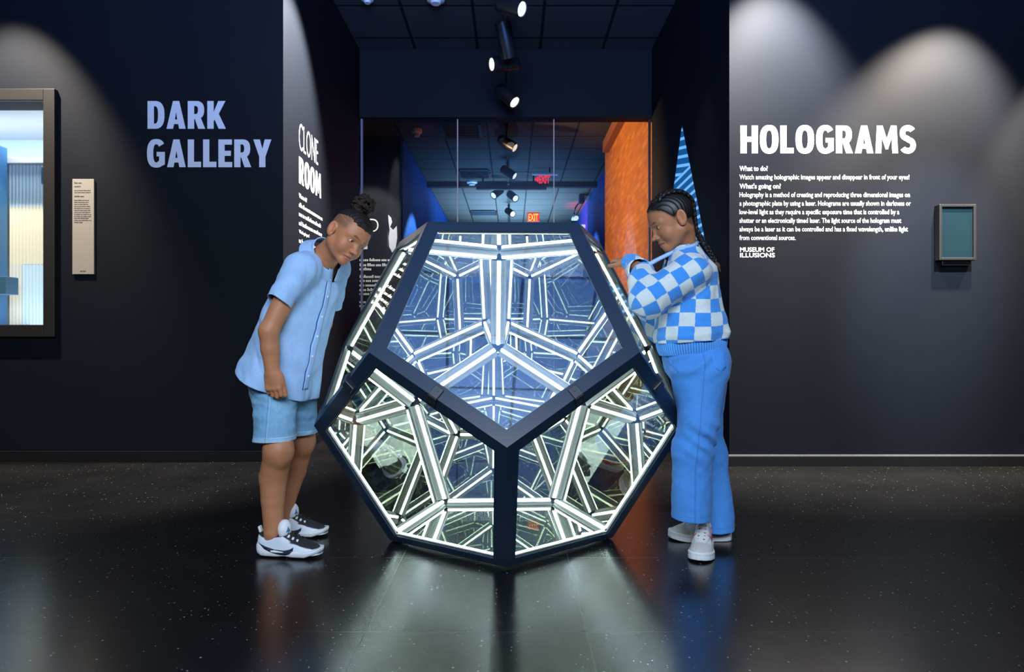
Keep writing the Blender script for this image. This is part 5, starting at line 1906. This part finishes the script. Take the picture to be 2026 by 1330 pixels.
gskin = [s_cap(gh.w(0, -0.022, -0.045), gneck, 0.043, 0.048), gh.field(),
         s_cap(GA + GAX * 0.05, GA + GAX * (GL - 0.10), 0.078, 0.075, GF, 0.8), s_cap(gsN, gsF, 0.042),
         s_path([gsN, geN, gmN, gwN], (0.042, 0.034, 0.028, 0.0215), 0.01), s_path([gsF, geF, gwF], (0.042, 0.034, 0.022), 0.01),
         hand_field(gwN, PN(1226, 514, 2.70) - gwN, V3(-0.12, -0.35, 1), V3(-0.6, -0.8, -0.1), ((0.05, 0.25, 0.2), (0.02, 0.2, 0.2), (0.0, 0.2, 0.2), (0.0, 0.2, 0.2)), 0.92, (0.85, 0.5, -0.15), 0.2, 0.05),
         hand_field(gwF, PN(1266, 596, 2.785) - gwF, V3(0.9, -0.1, 0.5), V3(0.1, -1, 0.1), ((0.1, 0.3, 0.3),) * 4, 0.90, (0.85, 0.5, -0.1), 0.2, 0.06),
         s_path([GA + GAX * 0.03, ghN, gkN, gaN, PN(1393, 1064, 2.548)], (0.07, 0.07, 0.048, 0.023, 0.020), 0.006),
         s_path([GA + GAX * 0.03, ghF, gkF, gaF, PN(1421, 1056, 2.648)], (0.07, 0.07, 0.048, 0.023, 0.020), 0.006)]
girl_body = s_union(gskin, [0, 0.03, 0.02, 0.03, 0.03, 0.03, 0.012, 0.012, 0.03, 0.03])
SK_G = V3(0.44, 0.19, 0.095)
HAIR_G = V3(0.010, 0.008, 0.008)


def g_hairline(q):
    """>0 where hair grows"""
    x, y, z = q.T
    # the brow line runs back over the temple, dips before the ear and ends at the nape
    yl = np.array((-0.10, -0.070, -0.040, -0.020, -0.004, 0.012, 0.026, 0.044, 0.066, 0.080, 0.1), f32)
    zl = np.array((-0.055, -0.052, -0.036, -0.004, 0.020, 0.004, 0.026, 0.052, 0.067, 0.076, 0.08), f32)
    return z - np.interp(y, yl, zl).astype(f32)


def paint_girl(P):
    c = np.tile(SK_G, (len(P), 1))
    c = c * (1 + (vnoise(P, 45, 43) * 0.04 + vnoise(P, 14, 45) * 0.05)[:, None])
    c = gh.skin_paint(P, c, SK_G, V3(0.30, 0.105, 0.080), HAIR_G * 1.3)
    q = gh.loc(P)
    inh = (np.abs(q) < 0.13).all(1) & (np.abs(q[:, 0]) < 0.0735)
    w = sstep(g_hairline(q), -0.014, 0.004) * inh * (1 - sstep(q[:, 1], 0.09, 0.095))
    return lerp_paint(c, HAIR_G * 1.5, w * (0.72 + 0.25 * vnoise(P, 300, 6)))


field_obj('body', girl_body, (0.34, 2.22, -0.02), (0.98, 2.98, 1.42), 0.0021, m_skin, girl, paint_girl, smooth_iter=1)
gh.eyes(girl, m_eye, (0.05, 1.0, -0.06))
m_hair_g = mat('black_braided_hair', (0.010, 0.008, 0.008), 0.42, spec=0.5, noise=0.4, nscale=200, bump=0.18, bscale=700)
g_hair_l = s_int(s_ell((0, -0.004, 0.034), (0.0745, 0.0925, 0.0775)), lambda q: -g_hairline(q), 0.008)


def g_hair(P):
    q = gh.loc(P)
    lane = np.abs(np.abs(q[:, 0]) - 0.030)
    return g_hair_l(q) * gh.k + 0.0011 * np.sin(q[:, 1] * 300 + np.abs(q[:, 0]) * 520) - 0.0015 * np.exp(-(q[:, 0] / 0.0022) ** 2) * -1


ghair = field_obj('hair', g_hair, gh.O - 0.14, gh.O + 0.14, 0.0021, m_hair_g, girl, smooth_iter=1)


def braid(path, r0, r1, name, parent, tip=None, side=None):
    """three-strand plait: slanted lobes alternating left and right along the path"""
    pts = [np.asarray(p, f32) for p in path]
    seg = np.array([np.linalg.norm(b - a) for a, b in zip(pts, pts[1:])]); cum = np.concatenate([[0], np.cumsum(seg)])
    def at(t):
        t = np.clip(t, 0, cum[-1]); i = min(int(np.searchsorted(cum, t, 'right')) - 1, len(seg) - 1)
        return pts[i] + (pts[i + 1] - pts[i]) * ((t - cum[i]) / seg[i])
    lobes, ks = [], []
    t, i = 0.0, 0
    while t < cum[-1]:
        r = r0 + (r1 - r0) * t / cum[-1]
        p = at(t); d = unit(at(t + 0.01) - at(t - 0.01))
        n = side(p) if callable(side) else np.asarray(side, f32)
        n = unit(n - d * (n @ d)); w = np.cross(d, n)
        s = 1 if i % 2 else -1
        dd = unit(d * 0.80 - w * s * 0.60)
        c = p + w * s * r * 0.42 + n * 0.0
        lobes.append(s_ell(c, (r * 1.25, r * 0.56, r * 0.62), np.stack([dd, np.cross(n, dd), n])))
        ks.append(0.0012)
        t += r * 0.78; i += 1
    f = s_union(lobes, ks)
    P = np.array(pts)
    g = lambda p: f(p) + 0.0007 * np.sin(p @ V3(700, 500, 640)) + vnoise(p, 330, 8) * 0.0006
    o = field_obj(name, g, P.min(0) - 0.03, P.max(0) + 0.03, 0.0018, m_hair_g, parent, smooth_iter=0)
    return o


for sx in (-1, 1):
    crown = []
    for a in np.linspace(math.radians(66), math.radians(200), 11):
        # over the skull, from the forehead to the nape
        rr = 0.020 if a < 0.7 else 0.030
        crown.append(gh.w(sx * (0.022 + 0.018 * math.sin(a * 0.9)), -0.004 + 0.090 * math.cos(a), 0.032 + (0.074 if a > 1.3 else 0.069) * math.sin(a)))
    ctr = gh.w(0, -0.004, 0.034)
    if sx < 0:
        tail = [PN(1378, 452, 2.475), PN(1388, 470, 2.465), PN(1399, 490, 2.465), PN(1409, 508, 2.475), PN(1416, 520, 2.485)]
    else:
        tail = [PN(1378, 462, 2.55), PN(1388, 485, 2.58), PN(1402, 510, 2.60), PN(1412, 530, 2.61), PN(1415, 543, 2.61)]
    br = braid(crown + tail, 0.0150, 0.0085, 'braid', ghair, side=lambda p: p - ctr)
    e = tail[-1]
    tuft = [s_cap(e, e + V3(0.010, 0, -0.012), 0.006, 0.0075), s_cap(e + V3(0.008, 0, -0.010), e + V3(0.018, 0, -0.034), 0.0075, 0.002), s_cap(e + V3(0.006, 0.004, -0.010), e + V3(0.008, 0.006, -0.036), 0.006, 0.002)]
    tf = s_union(tuft, 0.004)
    field_obj('braid_tip', lambda p: tf(p) + vnoise(p, 400, 3) * 0.001, e - 0.05, e + 0.05, 0.0018, mat('brown_hair_tip', (0.10, 0.035, 0.015), 0.6), br)

# ---- cardigan
gts = [-0.06, 0.0, 0.14, 0.30, 0.55, 0.76, 0.92, 1.02]
grf = [0.118, 0.122, 0.138, 0.126, 0.108, 0.098, 0.066, 0.050]
grr = [0.140, 0.142, 0.152, 0.146, 0.136, 0.128, 0.088, 0.056]
gsh = [0.0, 0.0, -0.004, -0.004, -0.008, -0.012, -0.004, 0.0]
gtorso = s_sweep(GA, GB, GF, gts, grf, grr, gsh)
gslN = s_path([gsN, geN, PN(1274, 562, 2.47)], (0.062, 0.066, 0.056), 0.02)
gslN2 = s_path([PN(1274, 562, 2.47), gmN, PN(1254, 522, 2.595)], (0.056, 0.047, 0.036), 0.012)
gslF = s_path([gsF, geF, PN(1282, 618, 2.765)], (0.060, 0.058, 0.038), 0.02)
card_solid = s_union([gtorso, gslN, gslN2, gslF, s_cap(PN(1352, 506, 2.52), gsN, 0.046, 0.056), s_cap(PN(1350, 506, 2.57), gsF, 0.046, 0.056)], [0, 0.03, 0.012, 0.03, 0.03, 0.03])


def card_fold(p):
    q = p - GA
    t = q @ GAX; x = q @ GF
    el = np.exp(-(((p - PN(1300, 575, 2.40)) / 0.06) ** 2).sum(1))
    return vnoise(p, 16, 51) * 0.005 + vnoise(p, 36, 52) * 0.0022 + el * 0.004 * np.sin((p @ unit(geN - gsN)) * 120) + 0.004 * sstep(t, 0.10, 0.03) * np.sin(np.arctan2(q @ GR, x) * 9)


def card_shell(p):
    s = card_solid(p) + card_fold(p)
    d = np.abs(s) - 0.003
    q = p - GA
    t = q @ GAX; x = q @ GF; y = q @ GR
    d = np.maximum(d, 0.030 + 0.05 * 0 - t)
    # neckline: V opening at the front
    nk = np.sqrt(((p - gneck) ** 2).sum(1)) - 0.080
    d = np.maximum(d, -np.maximum(nk, (GL - 0.012 - 0.40 * x) - t))
    v = np.abs(y) - 0.26 * np.clip(t - (GL - 0.13), 0, 1)
    d = np.maximum(d, -np.maximum(v, 0.02 - x))
    # sleeve ends
    for b, a, r_ in ((PN(1254, 522, 2.595), gmN, 0.030), (PN(1282, 618, 2.765), geF, 0.032)):
        u = unit(b - a)
        e = (p - b) @ u
        w_ = p - b - e[:, None] * u
        d = np.maximum(d, -np.maximum(np.sqrt((w_ * w_).sum(1)) - r_, np.abs(e) - 0.05))
    return d


CB, CC = V3(0.060, 0.30, 0.80), V3(0.66, 0.74, 0.74)


def paint_card(P):
    dT, dN, dN2, dF = gtorso(P), gslN(P) - 0.012, gslN2(P) - 0.012, gslF(P) - 0.012
    k = np.argmin(np.stack([dT, dN, dN2, dF]), 0)
    q = P - GA
    sz = 0.0500
    u = (np.arctan2(q @ GR, q @ GF)) * 0.127 / sz + 0.15 * (q @ GAX) / sz * 0.3
    v = (q @ GAX - 0.038) / sz + 0.12 * np.sin(u * 1.1)
    def limb(a, b, r, off):
        ax = unit(b - a); w = P - a
        n = unit(np.cross(ax, V3(0, -1, 0.2))); m = np.cross(ax, n)
        return np.arctan2(w @ m, w @ n) * r / sz + off, (w @ ax) / sz + off
    u1, v1 = limb(gsN, geN, 0.062, 0.35)
    u2, v2 = limb(geN, gmN, 0.050, 0.1)
    u3, v3 = limb(gsF, geF, 0.058, 0.2)
    U = np.choose(k, [u, u1, u2, u3]); V = np.choose(k, [v, v1, v2, v3])
    chk = ((np.floor(U) + np.floor(V)) % 2) > 0.5
    c = np.where(chk[:, None], CB, CC)
    knit = 1 + 0.10 * np.sin(V * sz / 0.0042 * 2 * math.pi)
    return c * (knit * (1 + vnoise(P, 300, 5) * 0.05))[:, None]


m_knit = attr_mat('knitted_wool', rough=0.9, spec=0.1, bump=0.25, bscale=700, sheen=0.25)
card = field_obj('cardigan', card_shell, (0.40, 2.26, 0.72), (0.96, 2.95, 1.20), 0.0022, m_knit, girl, paint_card, safe=2.2, smooth_iter=1)
RIB = V3(0.085, 0.33, 0.80)


def rib_band(name, a, b, r0, r1, fwd, asp, n, ang0=0.0):
    a, b = np.asarray(a, f32), np.asarray(b, f32)
    ax = unit(b - a); L = float(np.linalg.norm(b - a))
    fw = unit(np.asarray(fwd, f32) - ax * (np.asarray(fwd, f32) @ ax)); rt = np.cross(fw, ax)
    def f(p):
        q = p - a; t = q @ ax
        x, y = q @ fw, (q @ rt) / asp
        r = np.sqrt(x * x + y * y); an = np.arctan2(y, x)
        R = r0 + (r1 - r0) * np.clip(t / L, 0, 1) + 0.0016 * np.cos(an * n) - 0.004 * (2 * np.clip(t / L, 0, 1) - 1) ** 2
        d = np.abs(r - R) * 0.9 - 0.0032
        d = np.maximum(d, np.maximum(-t, t - L))
        if ang0 > 0: d = np.maximum(d, (ang0 - np.abs(an)) * R)
        return d
    def pt(P):
        q = P - a
        an = np.arctan2((q @ rt) / asp, q @ fw)
        return RIB * (1 + 0.35 * np.cos(an * n))[:, None]
    m = max(r0, r1) * max(1, asp) + 0.02
    return field_obj(name, f, np.minimum(a, b) - m, np.maximum(a, b) + m, 0.0020, m_knit, card, pt, safe=2.4)


rib_band('hem_ribbing', GA + GAX * -0.018, GA + GAX * 0.036, 0.1205, 0.130, GF, 1.10, 84)
rib_band('cuff', PN(1240, 517, 2.632), PN(1256, 523, 2.585), 0.0275, 0.036, V3(0, 0, 1), 1.0, 30)
rib_band('cuff', PN(1272, 610, 2.772), PN(1284, 620, 2.765), 0.026, 0.036, V3(0, 0, 1), 1.0, 30)
# neckband along the V
nb = MB()
card_out = lambda p: card_solid(p) + card_fold(p)
ring = []
for an in np.linspace(-math.pi * 0.80, math.pi * 0.80, 29):
    an2 = math.pi - an                     # starts and ends at the front
    dr_ = GF * math.cos(an2) + GR * math.sin(an2)
    xg = 0.060 * math.cos(an2)
    t_ = GL - 0.012 - 0.40 * xg
    o = march(card_out, GA + GAX * t_ + dr_ * 0.14, -dr_)[0]
    ring.append(o)
tip = march(card_out, GA + GAX * (GL - 0.130) + GF * 0.25, -GF)[0]
full = [tip] + [tip * (1 - k) + ring[0] * k + GF * 0.012 * math.sin(k * 3.14) for k in (0.25, 0.5, 0.75)] + ring + [tip * k + ring[-1] * (1 - k) + GF * 0.012 * math.sin(k * 3.14) for k in (0.25, 0.5, 0.75)] + [tip]
nb.tube([[float(c) for c in p] for p in full], 0.0075, 10)
nb.build('neckband', mat('pale_blue_neckband', (0.38, 0.58, 0.86), 0.9, spec=0.1), card, True)

# ---- trousers
gpel = PN(1384, 716, 2.55)
trou_solid = s_union([s_ell(gpel, (0.112, 0.142, 0.115)), s_cap(GA + GAX * -0.03, GA + GAX * 0.04, 0.112, 0.108, GF, 0.95),
                      s_path([PN(1382, 745, 2.475), PN(1382, 835, 2.44), PN(1369, 890, 2.45), PN(1368.5, 1060, 2.462)], (0.098, 0.0640, 0.0690, 0.0730), 0.03),
                      s_path([PN(1388, 745, 2.63), PN(1392, 840, 2.665), PN(1402, 900, 2.665), PN(1417, 1075, 2.625)], (0.098, 0.066, 0.068, 0.074), 0.03)], [0, 0.03, 0.03, 0.008])


def trou_fold(p):
    z = p[:, 2]
    kn = np.exp(-(((p - PN(1395, 870, 2.44)) / V3(0.08, 0.12, 0.06)) ** 2).sum(1))
    hip = np.exp(-(((p - PN(1365, 720, 2.42)) / V3(0.10, 0.15, 0.05)) ** 2).sum(1))
    dg = p[:, 0] * 0.7 + z
    seam = np.exp(-((p[:, 0] - PN(1372, 900, 2.40)[0] - 0.10 * (z - 0.35) * (z > 0.35)) / 0.0028) ** 2) * (p[:, 1] < 2.45)
    return vnoise(p * V3(1, 1, 0.5), 15, 61) * 0.005 + kn * 0.008 * np.sin(dg * 110 + vnoise(p, 12, 66) * 1.5) + hip * 0.006 * np.sin((z - p[:, 0] * 0.5) * 95 + vnoise(p, 12, 67) * 2) + vnoise(p, 40, 62) * 0.0015 - seam * 0.0022


thN, thF = PN(1368, 1036, 2.39), PN(1416, 1057, 2.565)


def trou_f(p):
    d = np.abs(trou_solid(p) + trou_fold(p)) - 0.0030
    near = (p[:, 1] < 2.546 + 0.0)
    zz = np.where(near, thN[2] - 0.02 * (p[:, 0] - thN[0]) + 0.10 * (p[:, 1] - 2.38) * 0.3, thF[2] - 0.004 * 0 + 0.03 * (p[:, 0] - thF[0]))
    return np.maximum(np.maximum(d, zz - p[:, 2]), p[:, 2] - (GA[2] + 0.015))


TB = V3(0.072, 0.28, 0.72)


def paint_trou(P):
    c = TB * (1 + (vnoise(P * V3(1, 1, 0.3), 200, 71) * 0.04 + vnoise(P, 10, 72) * 0.05)[:, None])
    sx = PN(1372, 900, 2.40)[0] + 0.10 * (P[:, 2] - 0.35) * (P[:, 2] > 0.35)
    w = np.exp(-((P[:, 0] - sx) / 0.0016) ** 2) * (P[:, 1] < 2.45)
    c = lerp_paint(c, TB * 0.55, w * 0.7)
    near = P[:, 1] < 2.552
    hz = np.where(near, thN[2] + 0.022, thF[2] + 0.022)
    return lerp_paint(c, TB * 0.6, np.exp(-((P[:, 2] - hz) / 0.0013) ** 2) * 0.5)


trou = field_obj('trousers', trou_f, (0.50, 2.25, 0.02), (0.98, 2.90, 0.84), 0.0025, m_cloth_attr, girl, paint_trou, safe=2.2, smooth_iter=1)
trou_out = lambda p: trou_solid(p) + trou_fold(p) - 0.003
m_seam = mat('stitched_blue_seam', (0.05, 0.22, 0.62), 0.8)
decal('pocket_seam', [(-0.052, 0.030), (-0.047, 0.030), (-0.018, -0.040), (-0.022, -0.041)], trou_out, PN(1352, 715, 2.43) - V3(0, 0.25, 0), (1, 0, 0), (0, 0, 1), (0, 1, 0), m_seam, trou, 0.0020, 0.008, 0.001)
decal('back_pocket', [(0.0, 0.030), (0.050, 0.034), (0.055, -0.020), (0.030, -0.036), (0.004, -0.022)], trou_out, PN(1402, 716, 2.43) - unit((-0.15, 1, 0)) * 0.25, (1, 0, 0), (0, 0, 1), (-0.15, 1, 0), mat('blue_pocket', (0.075, 0.30, 0.78), 0.85, spec=0.1), trou, 0.0016, 0.01, 0.002)

# ---- white court shoes
m_red = mat('red_mark', (0.85, 0.02, 0.01), 0.45)


def court_upper(q):
    x, z = q[:, 0], q[:, 2]
    top = np.interp(x, (-0.01, 0.01, 0.06, 0.10, 0.14, 0.18, 0.215, 0.245, 0.26), (0.125, 0.128, 0.128, 0.122, 0.092, 0.070, 0.056, 0.046, 0.035)).astype(f32)
    zz = np.clip((z - 0.025) / np.maximum(top - 0.025, 1e-3), 0, 1.3)
    d2 = footprint(q, -0.001) + 0.013 * zz ** 2
    d = -smin(-d2, -(z - top) * 0.75, 0.024)
    return np.maximum(d, 0.012 - z)


def make_court(Fr, parent):
    up = lambda p: court_upper(Fr.loc(p)) * Fr.k
    upper = s_sub(up, Fr.wrap(s_path([(0.050, 0, 0.085), (0.048, 0, 0.16)], (0.026, 0.033), 0)), 0.006)

    def paint(P):
        q = Fr.loc(P); x, y, z = q.T
        c = np.tile(V3(0.70, 0.72, 0.72), (len(P), 1))
        cap = sstep(x, 0.196 - 0.4 * y * y / 0.04, 0.199 - 0.4 * y * y / 0.04)
        c = lerp_paint(c, V3(0.56, 0.55, 0.52), cap)
        ln = np.abs(np.abs(y) - (0.024 + 0.2 * (0.19 - x) * (x < 0.19)))
        w = (1 - sstep(ln, 0.0008, 0.002)) * (x > 0.10) * (x < 0.195) * sstep(z, 0.045, 0.05)
        return lerp_paint(c, V3(0.36, 0.37, 0.39), w * 0.8)
    lo, hi = Fr.bounds(-0.02, 0.28, 0.06, 0, 0.14)
    sh = field_obj('shoe', upper, lo, hi, 0.0019, m_shoe_attr, parent, paint, safe=2.2, smooth_iter=1)

    def sole(p):
        q = Fr.loc(p); z = q[:, 2]; x = q[:, 0]
        bot = np.interp(x, (-0.01, 0.02, 0.19, 0.265), (0.001, 0.0, 0.0, 0.010)).astype(f32)
        gr = 0.004 - 0.0012 * np.exp(-((z - bot - 0.017) / 0.002) ** 2)
        d = -smin(-footprint(q, gr), -(z - bot - 0.030), 0.005)
        return np.maximum(d, bot - z) * Fr.k
    field_obj('sole', sole, lo, hi, 0.0019, m_sole, sh, safe=2.2, smooth_iter=1)
    both = s_union([upper, sole])
    lm = MB()
    for i in range(6):
        x = 0.105 + i * 0.0165
        zc = float(np.interp(x, (0.10, 0.14, 0.18, 0.2), (0.122, 0.092, 0.070, 0.062))) + 0.0005
        pts = []
        for yv in np.linspace(-0.019, 0.019, 7):
            o = march(both, Fr.w(x + 0.004 * (1 if i % 2 else -1) * yv / 0.019, yv, zc + 0.05), (0, 0, -1), steps=50)[0]
            pts.append([float(a) for a in o + V3(0, 0, 0.0018)])
        lm.tube(pts, 0.0030, 6)
    lm.build('laces', m_lace, sh, True)
    gm = MB()
    for i in range(5):
        x = 0.113 + i * 0.0165
        for yv in (-0.011, 0.011):
            o = march(both, Fr.w(x, yv, 0.16), (0, 0, -1), steps=60)[0]
            gm.box([float(a) for a in o], (0.007, 0.007, 0.003), Matrix([list(map(float, r)) for r in Fr.M]).transposed(), 0.001)
    gm.build('lace_gaps', m_gap, sh)
    sw = [(0.004, 0.098), (0.035, 0.080), (0.075, 0.060), (0.105, 0.054), (0.128, 0.062), (0.150, 0.082), (0.148, 0.060), (0.136, 0.042), (0.112, 0.034), (0.085, 0.040), (0.045, 0.064)]
    for sgn in (-1, 1):
        decal('side_mark', sw, both, Fr.w(0, sgn * 0.09, 0), Fr.X * Fr.k, Fr.Z * Fr.k, Fr.Y * -sgn, m_red, sh, 0.0008, 0.008, 0.0012)
    return sh


m_lace = mat('white_lace', (0.72, 0.73, 0.74), 0.8)
m_gap = mat('grey_lace_gap', (0.16, 0.17, 0.19), 0.8)
make_court(Frame(V3(0.762, 2.594, 0.001), (-0.38, -0.925, 0), 0.94), girl)
make_court(Frame(V3(0.880, 2.650, 0.001), (-1.0, 0.03, 0), 0.98), girl)
